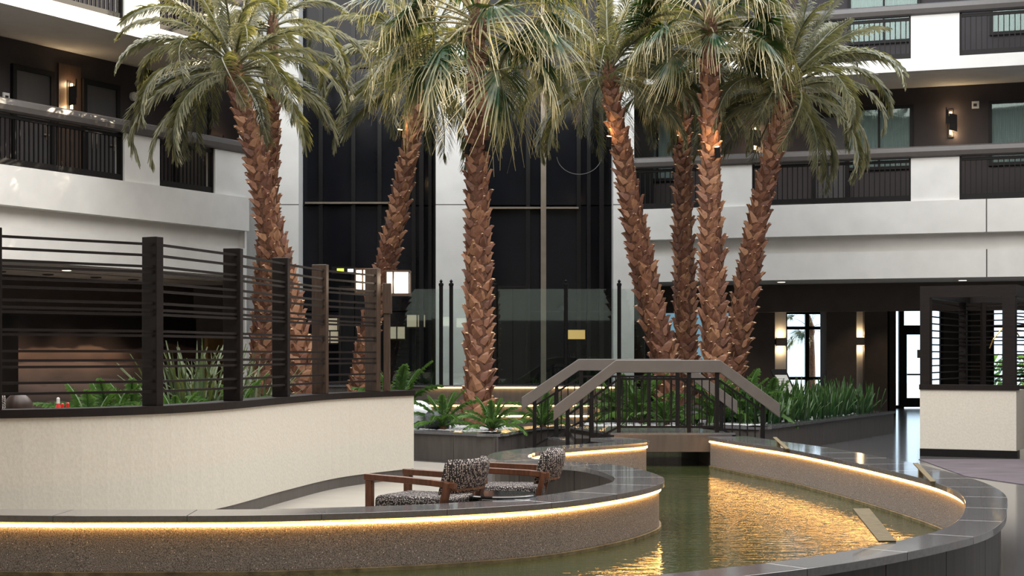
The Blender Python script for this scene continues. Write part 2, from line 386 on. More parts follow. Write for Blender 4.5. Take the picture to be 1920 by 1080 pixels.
def wing_shell(W, L, side):
    for nm, (u0, u1, v0, v1, z0, z1), m in (
        ('trim_lower_band_'+side, (0, L, 0, .5, 3.16, 3.72), 'plaster'),
        ('trim_recess_'+side, (0, L, .14, .5, 3.72, 4.06), 'plaster'),
        ('trim_upper_fascia_'+side, (0, L, -.1, .5, 4.06, 4.72), 'plaster'),
        ('floor_gallery_'+side, (0, L, .5, 2.0, 4.5, 4.7), 'gallery'),
        ('ceiling_gallery_'+side, (0, L, -.1, 2.0, 7.36, 7.62), 'plaster')):
        struct(nm, W.box(MB(), u0, u1, v0, v1, z0, z1), M[m])
    struct('wall_gallery_'+side, W.box(MB(), -3.6 if side == 'left' else -.1, L, 2.0, 2.15, 3.16, 11.5), M['gallery'])
wing_shell(RW, UR, 'right'); wing_shell(LW, UL, 'left')
# vertical joints cut into the fascia
for px in (1850,):
    u = RW.u(px)
    struct('trim_joint', RW.box(MB(), u-.012, u+.012, -.104, .0, 4.06, 4.72), M['rail'])
    struct('trim_joint', RW.box(MB(), u-.012, u+.012, -.004, .02, 3.16, 3.72), M['rail'])

def railing(W, u0, u1, zf, label, name='gallery_railing'):
    um = (u0+u1)/2; t = thing(name, label, 'railing', (*W.w(um, 0), zf))
    part('bottom_rail', W.box(MB(), u0, u1, .03, .09, zf+.03, zf+.13), M['black'], t)
    part('top_rail', W.box(MB(), u0, u1, .03, .09, zf+.8, zf+.86), M['black'], t)
    for uu in (u0+.02, u1-.02): part('end_post', W.box(MB(), uu-.02, uu+.02, .02, .1, zf, zf+.9), M['black'], t)
    n = max(2, int((u1-u0)/.105)); me = None
    for i in range(1, n):
        u = u0+(u1-u0)*i/n
        if me is None:
            o = part('baluster', W.box(MB(), u-.009, u+.009, .045, .07, zf+.1, zf+.82), M['black'], t); me = o.data; ub = u
        else:
            o = link('baluster', me, t); a, c = W.w(u, 0), W.w(ub, 0); o.location = (a[0]-c[0], a[1]-c[1], 0)
    return t
def handrail(W, u0, u1, z, label):
    n = 10; prof = []
    for k in range(n): a = 2*PI*k/n; prof.append((.03+.13*(abs(math.cos(a))**.6)*math.copysign(1, math.cos(a)), z+.12*(abs(math.sin(a))**.6)*math.copysign(1, math.sin(a))))
    vs = []; 
    for u in (u0, u1): vs += [(*W.w(u, v), zz) for v, zz in prof]
    fs = [(k, (k+1)%n, n+(k+1)%n, n+k) for k in range(n)]+[tuple(range(n))[::-1], tuple(range(n, 2*n))]
    o = part('gallery_handrail', MB().add(vs, fs), M['rail']); return tag(o, label, 'handrail')
def pillar(W, u0, u1, z0, side):
    struct('wall_pillar_'+side, W.box(MB(), u0, u1, -.02, .2, z0, z0+.88), M['plaster'])

# right wing openings and pillars (photograph columns)
ru = RW.u
for lv, zf in (('second', 4.72), ('third', 7.62)):
    handrail(RW, 0, UR, zf+1.0, f'thick round grey handrail along the {lv}-floor gallery of the right wing')
    handrail(LW, -.2, UL, zf+1.0, f'thick round handrail along the {lv}-floor gallery of the left wing')
    for a, c in ((0, 1190), (1322, 1410), (1708, 1799)):
        pillar(RW, 0 if a == 0 else ru(a), ru(c), zf, 'right')
    for a, c, nm in ((1190, 1322, 'behind the cluster of palms'), (1410, 1708, 'between the two white pillars'), (1799, 2140, 'at the right edge of the photo')):
        railing(RW, ru(a), min(ru(c), UR), zf, f'dark baluster railing panel on the {lv}-floor right gallery {nm}')
    lu = LW.u
    for a, c in ((475, 402), (298, 232)): pillar(LW, max(-.2, lu(a)), lu(c), zf, 'left')
    railing(LW, lu(402), lu(298), zf, f'short dark baluster railing between white pillars on the {lv}-floor left gallery')
    railing(LW, lu(232), UL-2.2, zf, f'long dark baluster railing at the left edge on the {lv}-floor left gallery')

def room_window(W, px0, px1, z0, z1, label):
    u0, u1 = W.u(px0, 2), W.u(px1, 2); t = thing('room_window', label, 'window', (*W.w((u0+u1)/2, 2.0), z0))
    f = .07
    for a, b_, c, d in ((u0-f, u1+f, z1, z1+f), (u0-f, u1+f, z0-f, z0), (u0-f, u0, z0, z1), (u1, u1+f, z0, z1), ((u0+u1)/2-.02, (u0+u1)/2+.02, z0, z1)):
        part('frame', W.box(MB(), a, b_, 1.93, 2.0, c, d), M['black'], t)
    for a, b_ in ((u0, (u0+u1)/2-.02), ((u0+u1)/2+.02, u1)):
        mb = MB(); n = 18; ps = []
        for i in range(n*2+1):
            u = a+(b_-a)*i/(n*2); ps.append(W.w(u, 1.985+(.009 if i % 2 else -.004)))
        mb.add([(*p, z0) for p in ps]+[(*p, z1) for p in ps], [(i, i+1, len(ps)+i+1, len(ps)+i) for i in range(len(ps)-1)])
        part('curtain', mb, M['curtain'], t)
        part('pane', W.box(MB(), a, b_, 1.95, 1.958, z0, z1), M['window'], t)
room_window(RW, 1592, 1706, 5.68, 6.92, 'curtained room window on the second-floor right gallery behind palm fronds')
room_window(RW, 1860, 1990, 5.68, 6.92, 'curtained room window on the second-floor right gallery at the right edge')
room_window(RW, 1596, 1720, 8.42, 9.9, 'lit curtained room window on the third-floor right gallery above the palm')
room_window(RW, 1862, 1990, 8.45, 9.7, 'curtained room window on the third-floor right gallery at the right edge')
room_window(RW, 1205, 1262, 5.6, 6.9, 'curtained room window on the second-floor right gallery beside the central column')
def room_door(W, px0, px1, zf, label):
    u0, u1 = W.u(px0, 2), W.u(px1, 2)
    if u0 > u1: u0, u1 = u1, u0
    t = thing('room_door', label, 'door', (*W.w((u0+u1)/2, 2.0), zf))
    part('leaf', W.box(MB(), u0, u1, 1.95, 2.0, zf, zf+2.1), M['door'], t)
    for a, c, z0, z1 in ((u0-.09, u0, zf, zf+2.2), (u1, u1+.09, zf, zf+2.2), (u0, u1, zf+2.1, zf+2.2)):
        part('frame', W.box(MB(), a, c, 1.92, 2.0, z0, z1), M['black'], t)
    hd = part('lock_plate', W.box(MB(), u0+.06, u0+.11, 1.93, 1.95, zf+.9, zf+1.15), M['tan'], t)
    part('door_handle', W.box(MB(), u0+.07, u0+.2, 1.89, 1.91, zf+.98, zf+1.01), M['tan'], hd)
for a, c, n in ((26, 90, 'left of the zigzag wall lamp'), (158, 214, 'right of the zigzag wall lamp'), (330, 385, 'behind the hanging fronds of the left palm')):
    room_door(LW, a, c, 4.7, 'dark grey guest room door on the left gallery '+n)
room_door(LW, 330, 400, 7.62, 'dark guest room door on the third-floor left gallery')
room_door(RW, 1530, 1585, 4.7, 'dark grey guest room door on the second-floor right gallery behind palm fronds')
def plaque(W, px, z, label, cat='sign', r=0):
    u = W.u(px, 2); mb = W.box(MB(), u-.075, u+.075, 1.97, 2.0, z, z+.15)
    t = thing('room_number_plate' if not r else 'wall_speaker', label, cat, (*W.w(u, 2.0), z))
    part('plate', mb, M['white'], t); part('inset', W.box(MB(), u-.04, u+.03, 1.96, 1.97, z+.04, z+.1), M['gallery'], t)
plaque(LW, 10, 6.2, 'small pale room number plate beside the leftmost gallery door')
plaque(LW, 236, 6.1, 'small pale room number plate right of the second gallery door')
plaque(RW, 1546, 6.0, 'small pale room number plate behind fronds on the right gallery')
plaque(RW, 1829, 6.85, 'small square white wall box right of the zigzag lamp on the right gallery', 'wall box', 1)
u = LW.u(248, 2); o = part('smoke_alarm', MB().tube([(*LW.w(u, 2.0), 6.75), (*LW.w(u, 1.93), 6.75)], .09, 14), M['plaster'], smooth=False)
tag(o, 'round pale alarm disc on the dark left gallery wall', 'alarm')

# zigzag gallery sconces
def zig_sconce(W, px, z, label, e=14):
    u = W.u(px, 2); c = W.w(u, 1.94); t = thing('wall_sconce', label, 'wall lamp', (*c, z-.3), group=None)
    part('back_plate', W.box(MB(), u-.05, u+.05, 1.96, 2.0, z-.3, z+.3), M['black'], t)
    part('shade', MB().hexa([(*W.w(u-.02, 1.8), z-.16), (*W.w(u+.14, 1.82), z-.2), (*W.w(u+.14, 1.84), z-.2), (*W.w(u-.02, 1.82), z-.16),
                             (*W.w(u-.02, 1.8), z+.2), (*W.w(u+.14, 1.82), z+.16), (*W.w(u+.14, 1.84), z+.16), (*W.w(u-.02, 1.82), z+.2)]), M['bronze'], t)
    part('upper_fin', MB().hexa([(*W.w(u-.1, 1.86), z-.02), (*W.w(u+.02, 1.86), z-.02), (*W.w(u+.02, 1.88), z-.02), (*W.w(u-.1, 1.88), z-.02),
                                 (*W.w(u-.1, 1.86), z+.34), (*W.w(u-.08, 1.86), z+.34), (*W.w(u-.08, 1.88), z+.34), (*W.w(u-.1, 1.88), z+.34)]), M['black'], t)
    part('bulb', MB().tube([(*W.w(u, 1.9), z-.24), (*W.w(u, 1.9), z+.24)], .025, 8), M['bulb'], t)
    lamp('sconce_glow', 'POINT', (*W.w(u, 1.9), z+.22), e*.9, (1, .7, .4), shadow_soft_size=.04); lamp('sconce_glow', 'POINT', (*W.w(u+.02, 1.9), z-.22), e*.9, (1, .7, .4), shadow_soft_size=.04)
zig_sconce(LW, 127, 6.5, 'zigzag wall lamp glowing between two doors on the left gallery')
zig_sconce(RW, 1783, 6.55, 'zigzag wall lamp glowing between the windows on the right gallery')
zig_sconce(RW, 1417, 6.4, 'zigzag wall lamp glimpsed behind palm fronds left of the right gallery windows')
zig_sconce(LW, 405, 5.95, 'glowing wall lamp behind the palm fronds on the left gallery', 6)
for px in (148,):
    struct('wall_wood_strip', LW.box(MB(), LW.u(150, 2), LW.u(108, 2), 1.97, 2.0, 4.72, 7.1), M['post_wood'])

# ------------------------------------------------------------------ central lift bay
YC = 34.5
X_ = lambda px, Y=YC: (px-960)*Y/F
for px0, px1 in ((512, 560), (817, 878), (1150, 1189)):
    struct('wall_column', MB().box(X_(px0), X_(px1), YC, YC+.9, 0, 11.5), M['plaster'])
    struct('trim_column_joint', MB().box(X_(px0)-.003, X_(px1)+.003, YC-.004, YC+.02, 4.83, 4.845), M['rail'])
struct('wall_return_left', MB().hexa([(-5.45, 31.95, 0), (-5.3, 31.95, 0), (-5.13, 34.6, 0), (-5.3, 34.6, 0), (-5.45, 31.95, 11.5), (-5.3, 31.95, 11.5), (-5.13, 34.6, 11.5), (-5.3, 34.6, 11.5)]), M['plaster'])
struct('wall_return_lower', MB().hexa([(-5.33, 31.9, 2.0), (-5.3, 31.95, 2.0), (-5.13, 34.6, 2.0), (-5.4, 34.6, 2.0), (-5.33, 31.9, 4.7), (-5.3, 31.95, 4.7), (-5.13, 34.6, 4.7), (-5.4, 34.6, 4.7)]), M['plaster'])
wb = sroot('wall_back', (0, 36, 0))
part('backing', MB().box(-6, 3.2, 36.2, 36.4, 0, 11.5), M['black_panel'], wb)
def bay(px0, px1, vert, hz):
    Y = 35.2; xs = [px0]+vert+[px1]
    for a, c in zip(xs, xs[1:]):
        for z0, z1 in zip(hz, hz[1:]):
            part('glass_panel', MB().box(X_(a, Y)+.02, X_(c, Y)-.02, Y, Y+.05, z0+.015, z1-.015), M['black_glass'], wb)
    for v in xs: part('mullion', MB().box(X_(v, Y)-.045, X_(v, Y)+.045, Y-.06, Y+.06, .95, 11.5), M['black_panel'], wb)
bay(563, 817, [602, 663, 712, 776], [.95, 2.55, 4.88, 7.9, 11.4])
bay(878, 1150, [990, 1085], [.95, 2.55, 4.88, 7.9, 11.4])
for a, c, z in ((572, 740, 4.93), (918, 1085, 4.82)):
    part('floor_line_trim', MB().box(X_(a, 35.1), X_(c, 35.1), 35.08, 35.2, z-.02, z+.02), M['tan'], wb)
for px, r in ((790, .05), (806, .035), (1104, .04), (1128, .05)):
    part('guide_rail', MB().box(X_(px, 34.9)-r, X_(px, 34.9)+r, 34.9, 35.05, .95, 11.5), M['black_panel'], wb)
o = part('steel_pole', MB().box(X_(1014, 34.4), X_(1024, 34.4), 34.4, 34.52, .97, 11.5), M['tan'])
tag(o, 'tall tan metal pole rising in front of the black lift bay', 'pole')
def lift_door(px0, px1, label, name='lift_door'):
    Y = 34.95; t = thing(name, label, 'lift door', (X_((px0+px1)/2, Y), Y, .97)); x0, x1 = X_(px0, Y), X_(px1, Y); xm = (x0+x1)/2
    for a, c in ((x0, xm-.01), (xm+.01, x1)): part('door_leaf', MB().box(a, c, Y, Y+.06, .97, 3.05), M['black_panel'], t)
    for a, c, z0, z1 in ((x0-.05, x0, .97, 3.1), (x1, x1+.05, .97, 3.1), (x0, x1, 3.05, 3.1)): part('frame', MB().box(a, c, Y-.06, Y+.06, z0, z1), M['bronze'], t)
lift_door(938, 985, 'black lift door with thin bronze frame between central palm and pole')
lift_door(640, 690, 'black lift door seen through the wooden lattice screen')
# call light / art box inside the lift bay
o = thing('framed_light_box', 'small glowing ochre picture box on the dark lift lobby wall', 'light box', (X_(1080, 35), 35, 2.0))
part('frame', MB().box(X_(1063, 35), X_(1099, 35), 35.0, 35.1, 1.92, 2.16), M['black'], o)
part('panel', MB().box(X_(1065, 35), X_(1097, 35), 34.98, 35.0, 1.94, 2.14), mat('ochre_box', (.5, .35, .12), .6, emit=((.8, .5, .16), .5)), o)
# floor indicator sign above lift doors
t = thing('lift_indicator_sign', 'small lift indicator with yellow and white lights above the lattice screen', 'sign', (X_(642, 34.9), 34.9, 3.35))
part('housing', MB().box(X_(622, 34.9), X_(668, 34.9), 34.88, 35.0, 3.36, 3.52), M['black'], t)
part('lamp_yellow', MB().box(X_(632, 34.9), X_(645, 34.9), 34.86, 34.88, 3.4, 3.48), mat('yellow_display', (.6, .7, .1), .5, emit=((.6, .75, .1), .9)), t, label='yellow-green lit display')
part('lamp_white', MB().box(X_(652, 34.9), X_(663, 34.9), 34.86, 34.88, 3.4, 3.47), mat('white_display', (.8, .8, .8), .5, emit=((.8, .85, .85), .7)), t, label='white lit display')
# thin hoop cable hanging in the bay
pts = [(X_(1086, 34.9)+.49*math.cos(a), 34.88, 5.95+.42*math.sin(a)) for a in [PI*(1+.02*k)+.1 for k in range(48)]]
tag(part('hanging_cable', MB().tube(pts, .008, 6), M['rail']), 'thin grey cable hanging in a loop before the black lift bay', 'cable')

# platform, steps with LED nosings
struct('floor_lift_lobby', MB().box(-5.0, 2.35, 34.45, 36.2, 0, .965), M['coping'])
zs = [(.97, 32.9), (.64, 31.6), (.46, 30.9), (.28, 30.25)]
stp = thing('lit_steps', 'broad dark steps with warm light strips under each nosing behind the central palm', 'steps', (-1.4, 31.5, 0))
yb = 34.45
for z, y in zs:
    part('step', MB().box(-5.0, 2.35, y, yb, 0, z-.03), M['panel'], stp); part('nosing', MB().box(-5.0, 2.35, y-.06, yb, z-.03, z), M['coping'], stp); yb = y
    e = part('light_strip', MB().box(X_(800, y), X_(1152, y), y-.045, y-.012, z-.06, z-.032), M['led_step'], stp)

for px, py, nm in ((780, 602, 'right of the lantern post'), (742, 624, 'below and right of the bright lantern'), (632, 608, 'seen through the last lattice bay'), (617, 632, 'lower one seen through the last lattice bay')):  # glowing boxes stand in for lantern reflections in the glass screen
    x, z = XZ(px, py, 35.1); t = thing('lantern_reflection', 'dim square glow box imitating a lantern reflection '+nm, 'lantern', (x, 35.1, z))
    part('glass', MB().box(x-.19, x+.2, 34.98, 35.12, z-.13, z+.13), mat('lantern_reflection_glow', (.3, .27, .2), .5, emit=((.9, .75, .5), .22)), t)
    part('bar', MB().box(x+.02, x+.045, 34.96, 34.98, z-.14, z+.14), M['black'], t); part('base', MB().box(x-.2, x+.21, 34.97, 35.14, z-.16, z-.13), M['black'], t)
# glass screen on the platform
gs = thing('glass_screen', 'tall frameless glass screen between slim black posts on the platform', 'glass screen', (-1.4, 33.1, .97))
pxs = [728, 827, 846, 928, 1061, 1161, 1212]; Yg = 33.1
for a, c in zip(pxs, pxs[1:]):
    part('glass_pane', MB().box(X_(a, Yg)+.03, X_(c, Yg)-.03, Yg-.006, Yg+.006, .99, 2.96), M['glass'], gs)
for p in pxs[:-1]:
    q = part('post', MB().lathe([(.04, 0), (.04, 2.05), (.05, 2.06), (.05, 2.1), (.02, 2.12), (.035, 2.15), (.0, 2.19)], (X_(p, Yg), Yg, .97), 10), M['black'], gs)

# ------------------------------------------------------------------ ground floor behind left wing
struct('wall_left', LW.box(MB(), -3.2, UL+2, 3.6, 3.75, 0, 3.2), M['wall_brown'])
struct('wall_left_end', MB().box(-7.2, -5.2, 36.0, 36.15, 0, 3.2).box(-5.4, -5.25, 34.7, 36, 0, 3.2), M['wall_brown'])
struct('ceiling_lower_left', MB().poly([LW.w(UL+2, .5), LW.w(UL+2, 3.75), LW.w(-3.2, 3.75), (-5.4, 36.1), (-5.45, 32.3), LW.w(0, .5)], 3.16, 3.2), M['plaster'])
tag(part('dune_mural', LW.box(MB(), LW.u(400, 3.5), LW.u(-40, 3.5), 3.55, 3.6, .3, 2.4), M['mural']), 'wide wall mural of layered mauve and brown dune waves behind the lattice', 'mural')
struct('door_2', LW.box(MB(), LW.u(33, 3.4), LW.u(-30, 3.4), 3.38, 3.5, 0, 2.35), M['black_panel'])
tag(part('ochre_panel', LW.box(MB(), LW.u(412, 3), LW.u(383, 3), 2.9, 3.0, 0, 1.98), M['yellow_wall']), 'narrow ochre panel glowing dimly behind the second lattice bay', 'panel')
def downlight(x, y, z, label, e=25, dim=False):
    t = thing('downlight', label, 'ceiling light', (x, y, z-.02))
    part('ring', MB().lathe([(.11, 0), (.11, .02), (.085, .02)], (x, y, z-.02), 16), M['wall_brown' if dim else 'plaster'], t)
    part('lens', MB().lathe([(.08, 0), (.08, .01)], (x, y, z-.025), 16), M['black' if dim else 'down'], t)
    l = lamp('downlight_beam', 'SPOT', (x, y, z-.04), e, (1, .75, .5), spot_size=1.5, spot_blend=.8, shadow_soft_size=.06); return t
x, y = LW.w(LW.u(125, 1.2), 1.2); downlight(x, y, 3.16, 'round downlight in the soffit above the left lattice screen', 45)
for px, nm in ((0, 'left'), (90, 'middle'), (180, 'right'), (250, 'far right')):  # added spots with blacked-out lenses, put in to brighten the mural
    x, y = LW.w(LW.u(px, 2.75), 2.75); downlight(x, y, 3.16, f'added dark-lensed spot brightening the {nm} part of the dune mural', 240, True)
# ------------------------------------------------------------------ ground floor behind right wing
lob = [RW.w(0, .5), RW.w(UR, .5), (18.7, 31), (18.7, 48.3), (9.4, 48.3), (9.4, 42.3), (2.5, 42.3)]
struct('ceiling_lobby', MB().poly(lob, 3.16, 3.3), M['plaster'])
struct('wall_bulkhead', RW.box(MB(), -.3, UR+3, 2.2, 2.4, 2.55, 3.2), M['wall_brown'])
for px, y in ((1465, 34.0), (1805, 33.2)):
    downlight(X_(px, y), y, 3.16, f'round downlight in the right soffit above the {"snake plants" if px < 1500 else "lattice kiosk"}', 55)
for i, (x, y) in enumerate(((5.5, 36.8), (8.3, 37.5), (9.4, 39.2), (11.5, 45.5), (4, 36.8))): downlight(x, y, 3.16, f'added ceiling light brightening the lobby behind the right planter, number {"one two three four five".split()[i]} from the window', 70)  # added spots that lift the dark lobby walls
def wallbox(name, px0, px1, Y, z0=0, z1=3.16, m='wall_brown', d=.2):
    return struct(name, MB().box(X_(px0, Y), X_(px1, Y), Y, Y+d, z0, z1), M[m])
wallbox('wall_lobby', 1388, 1453, 38, m='wall_brown'); 
wallbox('wall_lobby_white', 1452, 1474, 38.3, m='plaster', d=.6)
wallbox('wall_lobby_column', 1550, 1606, 38.2, m='wall_brown', d=.8)
wallbox('wall_lobby_pilaster', 1604, 1622, 40.2, m='plaster', d=.3)
wallbox('wall_lobby_panel', 1621, 1664, 40, m='wall_brown', d=.5)
wallbox('wall_lobby_slip', 1668, 1680, 44, m='wall_brown', d=.3)
struct('wall_rear_left', MB().box(2.2, X_(1472, 42), 42, 42.2, 0, 3.3), M['wall_brown'])
struct('wall_rear_mid', MB().box(X_(1552, 42), 9.6, 42, 42.2, 0, 3.3), M['wall_brown'])
struct('wall_rear_head', MB().box(X_(1472, 42), X_(1552, 42), 42, 42.2, 2.72, 3.3), M['wall_brown'])
struct('wall_link', MB().box(9.4, 9.6, 42.2, 48, 0, 3.3), M['wall_brown'])
def glazed(name, px, Y, zz, z0=0.05):
    w_ = sroot(name, (X_(px[0], Y), Y, 0))
    for p in px: part('mullion', MB().box(X_(p, Y)-.05, X_(p, Y)+.05, Y-.05, Y+.07, 0, zz[-1]), M['black'], w_)
    for z in zz: part('transom', MB().box(X_(px[0], Y), X_(px[-1], Y), Y-.04, Y+.06, z-.04, z+.04), M['black'], w_)
    for a, c in zip(px, px[1:]): 
        for z, z_ in zip(zz, zz[1:]): part('pane', MB().box(X_(a, Y)+.05, X_(c, Y)-.05, Y+.005, Y+.015, z+.04, z_-.04), M['window'], w_)
glazed('window_1', [1472, 1513, 1552], 42, [.04, .98, 2.3, 2.7])
glazed('window_2', [1660, 1688], 48, [.04, 3.0]); 
glazed('window_4', [1742, 1765], 48, [.04, .6, 3.0]); glazed('window_5', [1800, 1816], 48, [.04, 3.0])
struct('wall_rear_pier', MB().box(X_(1765, 48), X_(1800, 48), 48, 48.2, 0, 3.0), M['wall_brown'])
struct('wall_rear_pier', MB().box(X_(1816, 48), X_(1860, 48), 48, 48.2, 0, 3.0), M['wall_brown'])
glazed('window_3', [1860, 1900, 1950, 2010, 2075], 48, [.04, .95, 2.45, 3.0])
struct('wall_rear_right_head', MB().box(9.4, 18.8, 48, 48.2, 3.0, 3.3), M['wall_brown'])
struct('wall_rear_corner', MB().box(9.4, X_(1660, 48), 48, 48.2, 0, 3.0), M['wall_brown'])
# entrance door
d1 = sroot('door_1', (X_(1718, 48), 48, 0)); Yd = 48
part('frame', MB().box(X_(1686, Yd), X_(1694, Yd), Yd-.08, Yd+.08, 0, 3.0), M['black'], d1)
part('frame', MB().box(X_(1738, Yd), X_(1742, Yd), Yd-.08, Yd+.08, 0, 3.0), M['black'], d1)
part('header', MB().box(X_(1694, Yd), X_(1742, Yd), Yd-.08, Yd+.08, 2.3, 2.48), M['black'], d1)
part('transom_pane', MB().box(X_(1694, Yd), X_(1742, Yd), Yd, Yd+.01, 2.48, 2.98), M['window'], d1)
dl = part('door_leaf', MB().box(X_(1694, Yd), X_(1700, Yd), Yd-.03, Yd+.03, .03, 2.3).box(X_(1736, Yd), X_(1742, Yd), Yd-.03, Yd+.03, .03, 2.3)
     .box(X_(1700, Yd), X_(1736, Yd), Yd-.03, Yd+.03, .03, .3).box(X_(1700, Yd), X_(1736, Yd), Yd-.03, Yd+.03, 2.2, 2.3), M['black'], d1)
part('pane', MB().box(X_(1700, Yd), X_(1736, Yd), Yd, Yd+.01, .3, 2.2), M['window'], dl)
part('push_bar', MB().box(X_(1700, Yd), X_(1736, Yd), Yd-.07, Yd-.04, .98, 1.03), M['black'], dl)
part('door_sign', MB().box(X_(1719, Yd), X_(1727, Yd), Yd-.04, Yd-.034, 1.5, 1.75), M['white'], dl)
# box sconces
def box_sconce(px, y, Y, label):
    x, z = XZ(px, y, Y); t = thing('box_sconce', label, 'wall lamp', (x, Y, z))
    part('housing', MB().box(x-.13, x+.1, Y-.16, Y-.02, z-.1, z+.1), M['tan'], t, bevel=.01)
    part('bracket', MB().box(x-.2, x-.13, Y-.1, Y, z-.07, z+.07), M['black'], t)
    part('lens', MB().box(x-.1, x+.07, Y-.14, Y-.05, z+.1, z+.105).box(x-.1, x+.07, Y-.14, Y-.05, z-.105, z-.1), M['bulb'], t)
    for s in (1, -1): lamp('sconce_beam', 'POINT', (x-.02, Y-.1, z+s*.2), 2.5, (1, .72, .42), shadow_soft_size=.04)
box_sconce(1464, 641, 38.3, 'square up-and-down wall lamp on the white wall left of the lobby window')
box_sconce(1613, 640, 40.2, 'square up-and-down wall lamp on the pale pilaster right of the dark column')
# outside
struct('ground_outside', MB().box(-2, 45, 48.4, 90, -.1, -.02).box(-2, 9.3, 42.3, 48.4, -.1, -.02), M['ground'])
hedge = MB()
for i in range(3500):
    x, y, z = R.uniform(20.8, 44), R.uniform(70, 72), R.uniform(0, 1.5); a = R.uniform(0, PI); r = .16
    hedge.add([(x, y, z), (x+r*math.cos(a), y+r*math.sin(a), z+.1), (x+.07, y-.1, z+.2)], [(0, 1, 2)], [R.random()]*3)
tag(part('garden_hedge', hedge, M['fern']), 'green hedge outside beyond the entrance windows', 'hedge', kind='stuff')

# bar with backlit glass
bar = thing('back_bar', 'bar shelving with backlit blue glass behind the palm cluster', 'bar', (X_(1250, 38), 38, 0)); Yb = 38
part('backlit_panel', MB().box(X_(1192, Yb), X_(1386, Yb), Yb+.3, Yb+.35, 1.15, 2.6), M['backlit'], bar)
part('side_panel', MB().box(X_(1186, Yb), X_(1192, Yb), Yb-.2, Yb+.3, 0, 2.7), M['black'], bar)
part('cabinet', MB().box(X_(1192, Yb), X_(1245, Yb), Yb, Yb+.28, 1.12, 2.15), M['wall_brown'], bar)
for z in (1.2, 1.62): part('shelf', MB().box(X_(1193, Yb), X_(1244, Yb), Yb-.2, Yb, z-.03, z), M['wood'], bar)
part('counter', MB().box(X_(1190, Yb), X_(1386, Yb), Yb-.9, Yb-.2, 0, 1.08), M['wall_brown'], bar)
gl = MB().lathe([(.045, 0), (.008, .01), (.008, .08), (.05, .13), (.055, .19), (.04, .22)], n=10); gm = gl.mesh('goblet', mat('frosted_goblet_glow', (.8, .72, .62), .25, emit=((1, .7, .4), .35)), True)  # warm shelf light put into the goblets as emission
for z in (1.2, 1.62):
    for k in range(4):
        o = link('goblet', gm); o.location = (X_(1202+k*11, Yb), Yb-.1, z)
        tag(o, f'{("leftmost", "second", "third", "rightmost")[k]} pale glass goblet on the {"lower" if z < 1.4 else "upper"} bar shelf', 'glass', 'goblets on the bar shelves')

# ------------------------------------------------------------------ pool banks
WL = [(-9, 11.9), (-6, 11.75), (-3.6, 11.45), (-2.86, 11.42), (-1.9, 11.45), (-1.24, 11.6), (-.47, 11.9), (.33, 12.45), (.95, 13.35), (1.31, 14.2), (1.41, 14.8), (1.40, 15.3), (1.3, 16.0),
      (1.1, 16.65), (.8, 17.05), (.45, 17.35), (.22, 17.8), (.19, 18.35), (.32, 18.95), (.62, 19.5), (1.2, 20.25), (1.66, 20.8), (1.84, 21.3), (1.74, 21.9), (1.45, 22.35)]
WR = [(2.74, 22.5), (2.98, 21.2), (3.36, 19.5), (3.64, 17.2), (3.78, 15.4), (3.8, 14.2), (3.66, 13.0), (3.27, 11.6), (2.86, 10.6), (2.39, 9.9), (1.79, 9.2), (1.2, 8.68), (.3, 8.1), (-1, 7.6), (-3, 7.3), (-9, 7.2)]
wl = resample(spline(WL), .16); wr = resample(spline(WR), .16)
# land lies to the left of WL's direction when travelling from left to the tip (counter-clockwise), to the left of WR as well
def land_w(p, base):
    return base
wlw = [.46]*len(wl)
wrw = [.3+.3*max(0, min(1, (p[1]-12.3)/4.5)) for p in wr]
def bank(name, pts, wd, label, every=6, panel_label=None):
    t = thing('pool_coping', label, 'coping', (pts[0][0], pts[0][1], 0))
    n = len(pts)-1; i = 0
    while i < n:
        j = min(n, i+every)
        if n-j < 2: j = n
        part('coping_stone', ribbon(MB(), pts, 0.0, wd, .4, .45, i, j, .0015), M['coping'], t, bevel=.003); i = j
    neg = [x-.06 for x in wd]
    part('aggregate_wall', ribbon(MB(), pts, .05, .18, 0, .398), M['aggregate'], t)
    part('light_strip', ribbon(MB(), pts, .032, .049, .366, .384), M['led'], t)
    i = 0
    while i < n:
        j = min(n, i+5)
        if n-j < 2: j = n
        part('facing_panel', ribbon(MB(), pts, [x-.09 for x in wd], [x-.05 for x in wd], 0, .40, i, j, .004), M['dark_panel'], t); i = j
    part('tide_ledge', ribbon(MB(), pts, .03, .06, .012, .042), M['algae'], t)
    part('core', ribbon(MB(), pts, .18, [x-.09 for x in wd], 0, .40), M['panel'], t)
    return t
bank('left', wl, wlw, 'glossy grey stone coping winding round the seating bay on the left bank of the pool')
bank('right', wr, wrw, 'glossy grey stone coping sweeping round the right and near bank of the pool')
wpoly = [(p[0], p[1]) for p in wl]+[(1.1, 23.2), (1.1, 25.9), (2.75, 25.9), (2.75, 22.6)]+[(p[0], p[1]) for p in wr]
# water edge tucked just behind the wall faces
def off(pts, d): return [(p[0]+n[0]*d, p[1]+n[1]*d) for p, n in zip(pts, norms(pts))]
wpoly = off(wl, .06)+[(1.15, 23.0), (1.1, 25.9), (2.85, 25.9), (2.82, 22.6)]+off(wr, .06)
wpo = MB(); tr = tessellate_polygon([[Vector((x, y, 0)) for x, y in wpoly]])
fs = []
for t3 in tr:
    a, c, d = [Vector((*wpoly[i], 0)) for i in t3]
    fs.append(tuple(t3) if (c-a).cross(d-a).z > 0 else (t3[0], t3[2], t3[1]))
wpo.add([(x, y, .015) for x, y in wpoly], fs)
tag(part('pool_water', wpo, M['water']), 'dark green rippling pool water reflecting the golden strip light', 'water', kind='stuff')
